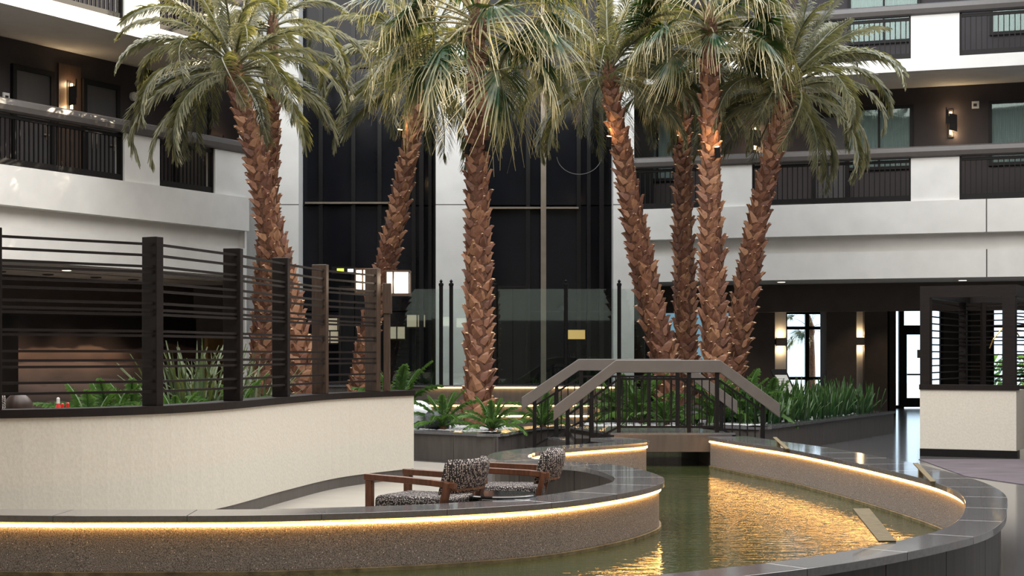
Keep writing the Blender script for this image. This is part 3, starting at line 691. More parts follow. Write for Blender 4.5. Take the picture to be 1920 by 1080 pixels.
# channel walls under the bridge
struct('trim_channel_left', MB().box(.9, 1.15, 22.9, 26, 0, .4), M['dark_panel'])
struct('trim_channel_right', MB().box(2.8, 3.0, 22.7, 26, 0, .4), M['dark_panel'])
struct('trim_channel_end', MB().box(.9, 3.0, 25.9, 26.1, 0, .4), M['dark_panel'])
# slanted brass spillway plates
def spill(a, c, w_, label):
    t = thing('spillway_plate', label, 'spillway', a)
    part('plate', MB().bar(a, c, w_, .012), M['brass'], t, bevel=.003)
    d = Vector(c)-Vector(a); m_ = Vector(a)+d*.3
    part('foot', MB().box(m_.x-.02, m_.x+.02, m_.y-.02, m_.y+.02, .45, m_.z), M['brass'], t)
spill((2.3, 9.8, .455), (2.26, 10.36, .6), .11, 'slanted brass plate rising over the water from the near coping')
spill((3.86, 15.3, .56), (3.79, 14.4, .455), .05, 'slanted brass plate crossing the right coping near its bend')
spill((3.3, 20.1, .56), (3.34, 19.4, .455), .05, 'slanted brass plate crossing the right coping near the bridge')

# light floor of the seating terrace
terr = [(-9, 13.2)]+off(wl, .36)[6:95]
inner = [p for p in off(wl, .37) if p[0] > -9.5]
k1 = max(range(len(inner)), key=lambda i: -abs(inner[i][1]-17.2)-abs(inner[i][0]-.6))
struct('floor_terrace', MB().poly(inner[:k1]+[(-.4, 18.5), (-.3, 22.9), (-1.5, 24.0), (-9, 24)], .001, .006), M['floor_light'])
struct('floor_carpet', MB().poly([(6.2, 24.4), (5.95, 21), (6.3, 19.6), (7.5, 18.9), (18, 18.5), (18, 24.4)], .001, .008), M['carpet'])

# ------------------------------------------------------------------ planters
def planter(name, pts, h, label, segs, cw=.3):
    """pts ccw; segs = list of edge indices carrying wall, coping"""
    t = thing('planter', label, 'planter', (pts[0][0], pts[0][1], 0))
    part('soil', MB().poly(pts, 0, h-.05), M['soil'], t)
    for i in segs:
        a, c = pts[i], pts[(i+1) % len(pts)]; L = math.dist(a, c); n = max(1, round(L/.8))
        d = ((c[0]-a[0])/L, (c[1]-a[1])/L)
        for k in range(n):
            s0, s1 = L*k/n+.003, L*(k+1)/n-.003
            p0 = (a[0]+d[0]*s0, a[1]+d[1]*s0); p1 = (a[0]+d[0]*s1, a[1]+d[1]*s1)
            part('stone_panel', ribbon(MB(), [p0, p1], -.03, 0.0, 0, h-.05), M['panel'], t)
            part('coping_stone', ribbon(MB(), [p0, p1], -.06, cw, h-.045, h), M['coping'], t)
    return t
planter('a', [(-9, 26.2), (-1.47, 24.3), (-.23, 23.3), (.35, 25.3), (1.1, 26.3), (1.1, 29.9), (-9, 29.9)], .45, 'low dark stone planter holding the central palm behind the white wall', [0, 1, 2, 3])
planter('b', [(3.15, 26.3), (3.95, 25.45), (7.75, 32.6), (7.0, 33.4), (3.15, 33.4)], .45, 'low dark stone planter with snake plants right of the bridge', [0, 1, 2])
planter('c', [(1.6, 28.6), (3.6, 28.6), (3.6, 33.2), (1.6, 33.2)], .68, 'raised dark stone planter under the leaning palms behind the bridge', [0, 3])
struct('floor_planter_bed', MB().box(1.15, 3.15, 26.3, 28.6, 0, .38), M['soil'])
# pebbles
pb = MB()
ico = [(-.52, 0, .85), (.52, 0, .85), (-.52, 0, -.85), (.52, 0, -.85), (0, .85, .52), (0, .85, -.52), (0, -.85, .52), (0, -.85, -.52), (.85, .52, 0), (-.85, .52, 0), (.85, -.52, 0), (-.85, -.52, 0)]
icf = [(0,4,1),(0,9,4),(9,5,4),(4,5,8),(4,8,1),(8,10,1),(8,3,10),(5,3,8),(5,2,3),(2,7,3),(7,10,3),(7,6,10),(7,11,6),(11,0,6),(0,1,6),(6,1,10),(9,0,11),(9,11,2),(9,2,5),(7,2,11)]
def pebbles(poly_a, poly_b, n, z, r0, r1):
    """between two polylines"""
    for i in range(n):
        t = R.random()*(len(poly_a)-1); k = int(t); f = t-k; g = R.random()
        ax, ay = [poly_a[k][j]*(1-f)+poly_a[k+1][j]*f for j in (0, 1)]; bx, by = [poly_b[k][j]*(1-f)+poly_b[k+1][j]*f for j in (0, 1)]
        x, y = ax+(bx-ax)*g, ay+(by-ay)*g; r = R.uniform(r0, r1); a = R.uniform(0, PI); sx, sy, sz = r*R.uniform(.8, 1.5), r, r*.6
        pb.add([(x+math.cos(a)*u_*sx-math.sin(a)*v_*sy, y+math.sin(a)*u_*sx+math.cos(a)*v_*sy, z+w_*sz) for u_, v_, w_ in ico], icf)
pebbles([(-2.4, 24.9), (-1.3, 24.6), (-.3, 23.7), (.15, 25.2)], [(-2.4, 26.5), (-1.1, 26.5), (-.6, 26.2), (0, 27)], 700, .42, .03, .07)
pebbles([(3.3, 26.7), (3.95, 25.9), (5.6, 29.0), (7.3, 32.2)], [(3.3, 28.2), (3.7, 27.6), (5.0, 29.6), (6.8, 32.6)], 900, .42, .03, .08)
pebbles([(1.3, 26.5), (3.1, 26.5)], [(1.3, 28.4), (3.1, 28.4)], 260, .4, .03, .07)
tag(part('river_pebbles', pb, M['pebble']), 'grey and white river pebbles strewn over the planter beds', 'pebbles', kind='stuff')
def rock(loc, r, name, m, label, cat, seed, smooth=False, lump=.25):
    rr = random.Random(seed); bm = bmesh.new(); bmesh.ops.create_icosphere(bm, subdivisions=3 if lump == 0 else 2, radius=r)
    for v in bm.verts: v.co *= 1+rr.uniform(-lump, lump); v.co.z *= (.9 if lump else 1)
    me = bpy.data.meshes.new(name); bm.to_mesh(me); bm.free(); me.materials.append(m)
    if smooth: me.polygons.foreach_set('use_smooth', [True]*len(me.polygons))
    o = link(name, me); o.location = loc; tag(o, label, cat)
x, z = XZ(785, 784, 25.2); rock((x, 25.2, .45+.2), .23, 'globe_lamp', M['sphere'], 'white round globe on the planter beside the white wall', 'globe lamp', 1, True, 0)
rock((X_(817, 25.0), 25.0, .56), .2, 'boulder', M['rock'], 'dark grey boulder beside the white globe', 'boulder', 4)
rock((X_(1300, 27.5), 27.5, .52), .14, 'boulder', M['rock'], 'small dark boulder at the foot of the palm cluster behind the bridge', 'boulder', 9)

# ------------------------------------------------------------------ bridge
SN, SF = 132.0, 122.0; YN, YF = F/SN, F/SF
Z = lambda py, s: CAMZ-(py-HOR)/s
bx = lambda px, s: (px-960)/s
zd = Z(811, SN)
bd = thing('footbridge_deck', 'grey stone deck of the small arched footbridge over the pool', 'bridge', (2.2, 23.6, 0))
Ls, Rs = bx(1148, SN), bx(1368, SN); dxf = bx(1180, SF)-bx(1250, SN)
def slab(x0, x1, z0, z1, m, nm, y0=YN-.08, y1=YF+.1):
    sh = lambda y: (y-YN)/(YF-YN)*(-.5)
    return part(nm, MB().hexa([(x0+sh(y0), y0, z0), (x1+sh(y0), y0, z0), (x1+sh(y1), y1, z0), (x0+sh(y1), y1, z0), (x0+sh(y0), y0, z1), (x1+sh(y0), y0, z1), (x1+sh(y1), y1, z1), (x0+sh(y1), y1, z1)]), M[m], bd)
slab(Ls-.05, Rs+.05, zd-.03, zd, 'coping', 'deck_slab'); slab(Ls, Rs, zd-.27, zd-.03, 'panel', 'beam')
slab(Ls-.38, Ls-.05, zd-.19, zd-.16, 'coping', 'step'); slab(Ls-.36, Ls, 0.45-.13, zd-.19, 'panel', 'riser')
slab(Ls-.7, Ls-.38, zd-.35, zd-.32, 'coping', 'step', YN+.5); slab(Rs+.05, Rs+.4, zd-.19, zd-.16, 'coping', 'step'); slab(Rs+.4, Rs+.75, zd-.35, zd-.32, 'coping', 'step')
slab(Ls-.7, Ls-.38, 0, zd-.35, 'panel', 'riser', YN+.5); slab(Ls-.38, Ls-.05, 0, zd-.19, 'panel', 'riser', YN+.5); slab(Rs+.05, Rs+.4, 0, zd-.19, 'panel', 'riser'); slab(Rs+.4, Rs+.75, 0, zd-.35, 'panel', 'riser')
def bridge_rail(s, Y, xl0, xl1, xr1, xr0, zt, zl, zr, label):
    """handrail polyline (xl0,zl)-(xl1,zt)-(xr1,zt)-(xr0,zr)"""
    t = thing('bridge_railing', label, 'railing', ((xl1+xr1)/2, Y, zd)); H = .235
    def seg(nm, a, c, h, dz, th, m, bev=0):
        (x0, z0), (x1, z1) = a, c
        return part(nm, MB().hexa([(x0, Y-th, z0+dz-h), (x1, Y-th, z1+dz-h), (x1, Y+th, z1+dz-h), (x0, Y+th, z0+dz-h), (x0, Y-th, z0+dz), (x1, Y-th, z1+dz), (x1, Y+th, z1+dz), (x0, Y+th, z0+dz)]), M[m], t, bevel=bev)
    K = [(xl0, zl), (xl1, zt), (xr1, zt), (xr0, zr)]
    # handrail board: one piece, with mitred corners
    mb = MB(); hs = [.2, .18, .18, .2]; vs = []
    for (x, z), h in zip(K, hs): vs += [(x, Y-.05, z-h), (x, Y+.05, z-h), (x, Y+.05, z), (x, Y-.05, z)]
    fs = []
    for i in range(3):
        for k in range(4): fs.append((4*i+k, 4*i+(k+1)%4, 4*i+4+(k+1)%4, 4*i+4+k))
    mb.add(vs, fs+[(3,2,1,0), (12,13,14,15)]); part('handrail', mb, M['handrail'], t, bevel=.008)
    def zline(x):
        for (x0, z0), (x1, z1) in zip(K, K[1:]):
            if x0 <= x <= x1: return z0+(z1-z0)*(x-x0)/(x1-x0)
        return zl if x < xl0 else zr
    a, b_ = xl0+.2, xr0-.24      # infill extents
    def inl(x): return zline(x)-.27
    pl = [a, xl1+.04, xr1-.04, b_]
    for i in range(3):
        x0, x1 = pl[i], pl[i+1]
        part('top_bar', MB().bar((x0, Y, inl(x0)), (x1, Y, inl(x1)), .03, .03), M['black'], t)
        lo0, lo1 = [(zd+.08 if xl1 <= x <= xr1 else max(.12, zd+.08-(abs(x-(xl1 if x < xl1 else xr1)))*.55)) for x in (x0, x1)]
        part('bottom_bar', MB().bar((x0, Y, lo0), (x1, Y, lo1), .03, .03), M['black'], t)
        n = max(2, round((x1-x0)/.107))
        for k in range(1, n):
            x = x0+(x1-x0)*k/n; part('baluster', MB().box(x-.008, x+.008, Y-.008, Y+.008, lo0+(lo1-lo0)*k/n, inl(x0)+(inl(x1)-inl(x0))*k/n), M['black'], t)
    for x in (a, (a+pl[1])/2-.02, pl[1], (pl[1]+pl[2])/2+.3, pl[2], b_):
        base = zd-.2 if pl[1] <= x <= pl[2] else (0.0 if x < pl[1]-.4 or x > pl[2]+.4 else .1)
        part('post', MB().box(x-.028, x+.028, Y-.028, Y+.028, base, zline(x)-.17), M['black'], t)
bridge_rail(SN, YN+.02, bx(1038, SN), bx(1155, SN), bx(1350, SN), bx(1462, SN), Z(675, SN), Z(763, SN), Z(757, SN), 'nearer railing of the footbridge with broad taupe handrail and black balusters')
bridge_rail(SF, YF, bx(978, SF), bx(1085, SF), bx(1275, SF), bx(1382, SF), Z(673, SF), Z(745, SF), Z(752, SF), 'farther railing of the footbridge with broad taupe handrail and black balusters')

# ------------------------------------------------------------------ cream wall with lattice screen
CW = [(-9, 13.0), (-6.2, 12.75), (-4.25, 13.3), (-3.3, 14.1), (-2.8, 15.3), (-2.46, 17.3), (-2.04, 19.2), (-1.27, 20.7)]
cw = resample(spline(CW), .25)
wt = thing('curved_cream_wall', 'curved cream stucco half wall on the left carrying the lattice screen', 'wall', (cw[-1][0], cw[-1][1], 0))
part('stucco_wall', ribbon(MB(), cw, 0, .25, .13, 1.07), M['cream'], wt)
part('base_plinth', ribbon(MB(), cw, .01, .24, 0, .13), M['panel'], wt)
part('cap', ribbon(MB(), cw, -.02, .28, 1.07, 1.14), M['bronze'], wt)
ZS = [2.59, 2.49, 2.39, 2.34, 2.24, 2.17, 2.06, 2.0, 1.96, 1.81, 1.77, 1.63, 1.55, 1.495, 1.36, 1.27]
def nearest_i(px):
    return min(range(len(cw)), key=lambda i: abs(960+F*cw[i][0]/cw[i][1]-px))
lat = thing('lattice_screen', 'dark slatted lattice screen with deep posts standing on the cream wall', 'screen', (cw[len(cw)//2][0], cw[len(cw)//2][1], 1.14))
pp = []
cn = norms(cw)
def on_wall(px):   # exact interpolation on the wall path at a photograph column
    best = None
    for i in range(len(cw)-1):
        a, b_ = [960+F*p[0]/p[1] for p in (cw[i], cw[i+1])]
        if a <= px <= b_: f = (px-a)/(b_-a); return tuple(cw[i][j]*(1-f)+cw[i+1][j]*f for j in (0, 1)), cn[i]
    return cw[0], cn[0]
for k, px in enumerate((-330, -6, 303, 457, 545, 617, 713)):
    p, n = on_wall(px); pp.append((p, n)); d = (n[1], -n[0])
    q = MB(); hw = .045; dp0, dp1 = .02, .2
    cs = [(p[0]+d[0]*sx*hw+n[0]*dd, p[1]+d[1]*sx*hw+n[1]*dd) for sx, dd in ((-1, dp0), (1, dp0), (1, dp1), (-1, dp1))]
    top = 2.66 if k < 6 else 2.68
    q.hexa([(*c, 1.14) for c in cs]+[(*c, top) for c in cs])
    part('post', q, M['bronze'] if k < 5 else M['post_wood'], lat, bevel=.006)
for (p0, n0), (p1, n1) in zip(pp, pp[1:]):
    a = (p0[0]+n0[0]*.06, p0[1]+n0[1]*.06); c = (p1[0]+n1[0]*.06, p1[1]+n1[1]*.06)
    for z in ZS: part('slat', MB().bar((*a, z), (*c, z), .03, .022), M['bronze'], lat)
# lantern post
p, n = on_wall(728); lp = thing('lantern_post', 'brown wooden post carrying the lit lantern at the end of the lattice', 'post', (p[0], p[1]+.3, 1.14))
part('shaft', MB().box(p[0]-.06, p[0]+.02, p[1]-.03, p[1]+.1, 1.14, 2.2), M['post_wood'], lp, bevel=.005)
part('collar', MB().box(p[0]-.07, p[0]+.04, p[1]-.05, p[1]+.12, 2.12, 2.5), M['post_wood'], lp, bevel=.005)
def lantern(x, y, z, w_, h, label, e):
    t = thing('lantern', label, 'lantern', (x, y, z)); r = w_/2
    part('diffuser', MB().box(x-r+.008, x+r-.008, y-r+.008, y+r-.008, z+.015, z+h-.015), M['lantern'], t)
    for sx in (-1, 1):
        for sy in (-1, 1): part('corner_bar', MB().box(x+sx*r-.008, x+sx*r+.008, y+sy*r-.008, y+sy*r+.008, z, z+h), M['post_wood'], t)
    part('bottom_plate', MB().box(x-r-.01, x+r+.01, y-r-.01, y+r+.01, z-.01, z+.015), M['post_wood'], t)
    part('top_plate', MB().box(x-r-.01, x+r+.01, y-r-.01, y+r+.01, z+h-.015, z+h+.01), M['post_wood'], t)
    part('divider', MB().box(x-r+.08, x-r+.1, y-r-.004, y-r+.01, z, z+h), M['post_wood'], t)
    part('bracket', MB().box(x-r-.12, x-r, y-.015, y+.015, z+.03, z+.06), M['post_wood'], t)
    lamp('lantern_glow', 'POINT', (x, y-r-.05, z+h/2), e, (1, .8, .55), shadow_soft_size=.12)
s = 147; lantern(bx(747, s), F/s, Z(553, s), .29, .3, 'bright square lantern mounted on the right side of the end post', 3)
s = 146; lantern(bx(689, s), F/s, Z(549, s), .28, .3, 'bright square lantern glimpsed through the last lattice bay', 3)

# ------------------------------------------------------------------ kiosk on the right
k0 = Vector((6.44, 25.26)); fd = Vector((1.31, -.66)).normalized(); bk = Vector((.45, .89)).normalized(); KW = 1.47
def kb(mb, u0, u1, v0, v1, z0, z1):
    q = [k0+fd*u0+bk*v0, k0+fd*u1+bk*v0, k0+fd*u1+bk*v1, k0+fd*u0+bk*v1]
    return mb.hexa([(*p_, z0) for p_ in q]+[(*p_, z1) for p_ in q])
ks = thing('lattice_kiosk', 'dark framed booth with lattice sides on a white base at the right', 'booth', (k0.x, k0.y, 0))
KD = 3.2
part('base_front', kb(MB(), 0, KW, 0, .2, .12, 1.05), M['cream'], ks); part('plinth', kb(MB(), .0, KW+.02, -.01, .2, 0, .12), M['black'], ks)
part('base_left', kb(MB(), 0, .2, .2, KD, .12, 1.05), M['cream'], ks)
part('base_back', kb(MB(), .2, KW+3, KD-.2, KD, 0, 1.05), M['cream'], ks)
part('base_right', kb(MB(), KW-.2, KW, .2, .9, .12, 1.05), M['cream'], ks)
part('sill', kb(MB(), -.01, KW+.01, -.02, .24, 1.05, 1.13), M['bronze'], ks)
part('post', kb(MB(), 0, .15, 0, .2, 1.13, 2.5), M['bronze'], ks); part('post', kb(MB(), KW-.21, KW-.02, 0, .2, 1.13, 2.5), M['bronze'], ks)
part('header', kb(MB(), 0, KW, 0, .2, 2.5, 2.68), M['bronze'], ks)
part('header_side', kb(MB(), KW-.2, KW, .2, KD, 2.5, 2.68), M['bronze'], ks); part('header_left', kb(MB(), 0, .2, .2, KD, 2.5, 2.68), M['bronze'], ks)
part('header_back', kb(MB(), 0, KW+3, KD-.2, KD, 2.5, 2.68), M['bronze'], ks)
part('post', kb(MB(), 0, .12, KD-.15, KD, 1.05, 2.5), M['bronze'], ks)
part('sill_side', kb(MB(), KW-.2, KW, .9, KD, 1.05, 1.1), M['bronze'], ks)
# curved inner lattice
arc = []
for i in range(25):
    a = i/24; u_ = -.0+a*3.6; arc.append(k0+fd*u_+bk*(KD-.15-1.1*math.sin(PI*a*.5)*.0-.55*math.sin(PI*a)))
arc = [(v.x, v.y) for v in arc]
KZ = [2.44, 2.37, 2.3, 2.19, 2.1, 2.0, 1.9, 1.84, 1.77, 1.6, 1.47, 1.4, 1.34, 1.22, 1.15]
for z in KZ: part('slat', ribbon(MB(), arc, -.015, .015, z-.011, z+.011), M['bronze'], ks)
for i in (3, 6, 9, 12, 15, 18, 21): part('lattice_post', ribbon(MB(), arc, -.05, .05, 1.05, 2.5, i-0, i+1) if False else MB().box(arc[i][0]-.03, arc[i][0]+.03, arc[i][1]-.07, arc[i][1]+.07, 1.05, 2.5), M['bronze'], ks)
for k in range(12):
    z = 2.42-k*.112; part('slat', kb(MB(), .08, .1, .2, KD-.2, z, z+.022), M['bronze'], ks)
    part('slat', kb(MB(), KW-.1, KW-.08, .2, KD-.2, z, z+.022), M['bronze'], ks)
c = k0+fd*1.15+bk*1.4; t = thing('branch_pendant', 'gold branching pendant light inside the lattice booth', 'pendant', (c.x, c.y, 2.5))
part('cone', MB().lathe([(.005, 0), (.05, .1), (.05, .13)], (c.x, c.y, 2.33), 10), M['bulb'], t)
for a, b_ in (((0, 0, 2.33), (-.06, 0, 2.12)), ((-.06, 0, 2.12), (-.28, 0, 1.85)), ((-.06, 0, 2.2), (.14, 0, 1.9)), ((-.28, 0, 1.85), (-.34, 0, 1.7))):
    part('arm', MB().tube([(c.x+a[0], c.y, a[2]), (c.x+b_[0], c.y, b_[2])], .012, 6), M['gold'], t)
part('rod', MB().tube([(c.x, c.y, 2.45), (c.x, c.y, 2.68)], .006, 6), M['gold'], t)
c = k0+fd*2.1+bk*.9; t = thing('booth_bench', 'dark upholstered bench beside the booth at the right edge', 'bench', (c.x, c.y, 0))
part('bench_back', MB().box(c.x-.3, c.x+.7, c.y-.08, c.y+.08, .6, 1.12), M['cloth'], t, bevel=.03); part('bench_seat', MB().box(c.x-.3, c.x+.7, c.y+.08, c.y+.5, .12, .5), M['cloth'], t, bevel=.03)

# ------------------------------------------------------------------ armchairs and table
def make_chair(label, loc, rz):
    t = thing('lounge_armchair', label, 'armchair', loc, rz)     # faces local +x
    q = lambda nm, mb, m, **k: part(nm, mb, M[m], t, world=False, **k)
    for s in (-1, 1):
        q('front_leg', MB().box(.39, .45, s*.31-.025, s*.31+.025, 0, .6), 'wood', bevel=.006)
        q('rear_leg', MB().bar((-.14, s*.3, .0), (-.28, s*.3, .6), .045, .075, (0, 1, 0)), 'wood', bevel=.006)
        pts = [(.46, .31, .625), (.1, .325, .612), (-.16, .345, .6), (-.33, .27, .575)]
        mb = MB(); vs = []
        for x, y, z in pts: vs += [(x, s*y-.028, z-.028), (x, s*y+.028, z-.028), (x, s*y+.028, z+.022), (x, s*y-.028, z+.022)]
        fs = [(4*i+k, 4*i+(k+1)%4, 4*i+4+(k+1)%4, 4*i+4+k) for i in range(3) for k in range(4)]+[(3,2,1,0), (12,13,14,15)]
        q('armrest', mb.add(vs, fs), 'wood', bevel=.006)
        q('side_rail', MB().box(-.2, .39, s*.3-.015, s*.3+.015, .24, .3), 'wood')
    q('front_rail', MB().box(.4, .44, -.29, .29, .24, .3), 'wood')
    # seat cushion: rounded slab
    bm = bmesh.new(); bmesh.ops.create_cube(bm, size=1)
    for v in bm.verts: v.co = Vector((v.co.x*.66+.08, v.co.y*.56, v.co.z*.15+.4))
    bmesh.ops.bevel(bm, geom=bm.edges[:], offset=.05, segments=4, profile=.5, affect='EDGES')
    me = bpy.data.meshes.new('seat_cushion'); bm.to_mesh(me); bm.free(); me.materials.append(M['tweed']); me.polygons.foreach_set('use_smooth', [True]*len(me.polygons))
    link('seat_cushion', me, t)
    # curved back
    mb = MB(); n = 14; vs = []; fs = []; m_ = 7
    for i in range(n+1):
        a = -1.05+2.1*i/n; th = .045
        for j in range(m_*2):
            if j < m_: f = j/(m_-1); side = 0
            else: f = 1-(j-m_)/(m_-1); side = 1
            edge = 1-abs(2*f-1)**4; edge *= 1-abs(2*i/n-1)**8*.7
            r = .36+(th*edge if side else -th*edge)
            rr = r; x = .0-rr*math.cos(a)*.9-.03-f*.07; y = rr*math.sin(a)*.98
            vs.append((x, y, .49+f*.275+.015*math.cos(a)))
    w_ = m_*2
    for i in range(n):
        for j in range(w_): fs.append((i*w_+j, (i+1)*w_+j, (i+1)*w_+(j+1)%w_, i*w_+(j+1)%w_))
    fs += [tuple(range(w_)), tuple(reversed(range(n*w_, (n+1)*w_)))]
    q('backrest', MB().add(vs, fs), 'tweed', smooth=True)
    pts = [(-.03-.385*math.cos(a)*.9, .37*math.sin(a)) for a in [-.9+1.8*i/8 for i in range(9)]]
    q('back_rail', ribbon(MB(), pts, -.02, .02, .53, .59), 'wood')
    return t
make_chair('walnut armchair with black and white tweed seat, nearest the near coping', (-.62, 12.84, .006), math.atan2(.43, -.9))
make_chair('walnut armchair with tweed seat farther back beside the first one', (.02, 13.85, .006), PI-.1)
t = thing('low_table', 'low round dark glossy table between the armchairs and the coping', 'table', (-.1, 13.02, .006))
part('table_top', MB().lathe([(.28, 0), (.3, .008), (.3, .022), (.29, .03)], (-.1, 13.02, .44), 32), M['nut'], t)
part('pedestal', MB().lathe([(.16, 0), (.16, .02), (.03, .04), (.03, .434)], (-.1, 13.02, .006), 20), M['nut'], t)

# ------------------------------------------------------------------ palms
def strip(mb, pts, wid, side, tips):
    vs = []; 
    for p, w_ in zip(pts, wid): vs += [p-side*w_, p+side*w_]
    fs = [(2*i, 2*i+1, 2*i+3, 2*i+2) for i in range(len(pts)-1)]
    mb.add(vs, fs, [t_ for t_ in tips for _ in (0, 1)])
def feather_frond(seed, L, elev, droop, nleaf=76, ll=.44, m='feather', name='frond', bare=.12):
    rr = random.Random(seed); mb = MB(); n = 14; pts = [Vector((0, 0, 0))]; a = elev; bend = rr.uniform(-.2, .2); h = 0
    for i in range(n):
        f = (i+1)/n; a -= droop/n*(.35+1.3*f); h += bend/n
        pts.append(pts[-1]+Vector((math.cos(a)*math.cos(h), math.cos(a)*math.sin(h), math.sin(a)))*L/n)
    stem = MB(); stem.tube(pts, [.022*(1-.8*i/n)+.003 for i in range(n+1)], 5)
    mb.add(stem.v, stem.f, [.55]*len(stem.v))
    for i in range(nleaf):
        f = bare+(1-bare)*(i+.5)/nleaf; k = min(n-1, int(f*n)); g = f*n-k; p = pts[k].lerp(pts[k+1], g)
        d = (pts[k+1]-pts[k]).normalized(); sd = d.cross(Vector((0, 0, 1)))
        if sd.length < .1: sd = Vector((0, 1, 0))
        sd.normalize(); up = sd.cross(d)
        l = ll*math.sin(PI*min(1, (f*.8+.18)))**.6*rr.uniform(.85, 1.1)
        for s in (-1, 1):
            dirn = (d*rr.uniform(.8, 1.15)+sd*s*.75+up*rr.uniform(.0, .3)).normalized()
            q1 = p+dirn*l*.5; q1.z -= l*rr.uniform(.03, .12); q2 = q1+dirn*l*.4; q2.z -= l*rr.uniform(.12, .42)
            wd = (up*.8+d*.6).normalized(); c = rr.uniform(0, .35)
            strip(mb, [p, q1, q2], [.007, .015, .002], wd, [.25+c, .35+c, .75+c])
    return mb.mesh(name, M[m], False)
def fan_frond(seed, elev, pet=1.05, rad=.86, hang=.6, dry=0.0):
    rr = random.Random(seed); mb = MB(); a = elev; pts = [Vector((0, 0, 0))]
    for i in range(6): a -= .09; pts.append(pts[-1]+Vector((math.cos(a), 0, math.sin(a)))*pet/6)
    stem = MB(); stem.tube(pts, [.022, .02, .018, .016, .014, .012, .01], 5); mb.add(stem.v, stem.f, [.7]*len(stem.v))
    d = (pts[-1]-pts[-2]).normalized(); sd = Vector((0, 1, 0)); c = pts[-1]; a2 = a-.25; ax = Vector((math.cos(a2), 0, math.sin(a2))); up = sd.cross(ax)*-1
    n = 64
    for i in range(n):
        th = -2.15+4.3*i/(n-1); r = rad*(.82+.18*math.cos(th*.8))*rr.uniform(.78, 1.1); th += rr.uniform(-.05, .05)
        dr = (ax*math.cos(th)+sd*math.sin(th)).normalized(); fold = up*(.07*abs(math.sin(th))+ (.03 if i % 2 else 0))
        p1 = c+dr*r*.33+fold*r; p2 = c+dr*r*.62+fold*r; p2.z -= .05*hang
        jt = Vector((rr.uniform(-.06, .06), rr.uniform(-.06, .06), 0)); p3 = p2+dr*r*.24+jt*.5; p3.z -= r*.13*hang*rr.uniform(.2, 1.6); p4 = p3+dr*r*.12+jt; p4.z -= r*.3*hang*rr.uniform(.3, 1.7)
        wd = (Vector((0, 0, 1)).cross(dr)); 
        if wd.length < .1: wd = Vector((0, 1, 0))
        wd.normalize(); g = dry+rr.uniform(0, .15)
        strip(mb, [c, p1, p2, p3, p4], [.003, .019, .012, .006, .0025], wd, [g+.0, g-.05, g+.02, g+.38, g+.9])
    return mb.mesh('frond', M['fan'], False)
FE = [feather_frond(100+i, L, e, dr) for i, (L, e, dr) in enumerate(((2.3, 1.4, .5), (2.4, 1.2, 1.0), (2.5, 1.0, 1.6), (2.6, .8, 1.9), (2.6, .6, 2.1), (2.5, .4, 2.0), (2.5, .2, 1.8), (2.4, 0, 1.6), (2.1, -.3, 1.2)))]
FF = [fan_frond(200+i, e, hang=h, dry=d) for i, (e, h, d) in enumerate(((1.35, .25, 0), (1.15, .45, 0), (.95, .6, .0), (.75, .8, .05), (.5, .95, .05), (.25, 1.1, .08), (0, 1.1, .1), (-.3, 1.0, .15)))]
def boot_mesh(wide, tall, seed):
    rr = random.Random(seed)
    # overlapping scale: broad clasping base, narrowing up to a cut stub that stands proud; faces +x
    vs = []; rows = [(0, .5, -.012), (.38, .44, .016), (.74, .24, .03), (1.0, .1, .06)]
    for f, w_, o_ in rows:
        y = wide*w_; z = f*tall; th = .02+.012*f
        vs += [(o_-abs(0)-.035, -y, z), (o_+.012, 0, z), (o_-.035, y, z), (o_-.05, 0, z-.01)]
    fs = []
    for i in range(3):
        for k in range(4): fs.append((4*i+k, 4*i+(k+1)%4, 4*i+4+(k+1)%4, 4*i+4+k))
    fs += [(12, 13, 14, 15), (3, 2, 1, 0)]
    mb = MB().add(vs, fs)
    me = mb.mesh('leaf_base', M['boot']); me.materials.append(M['cut'])
    me.polygons[len(me.polygons)-2].material_index = 1
    return me
BM = [boot_mesh(.21, .25, 1), boot_mesh(.24, .23, 2), boot_mesh(.19, .28, 3)]
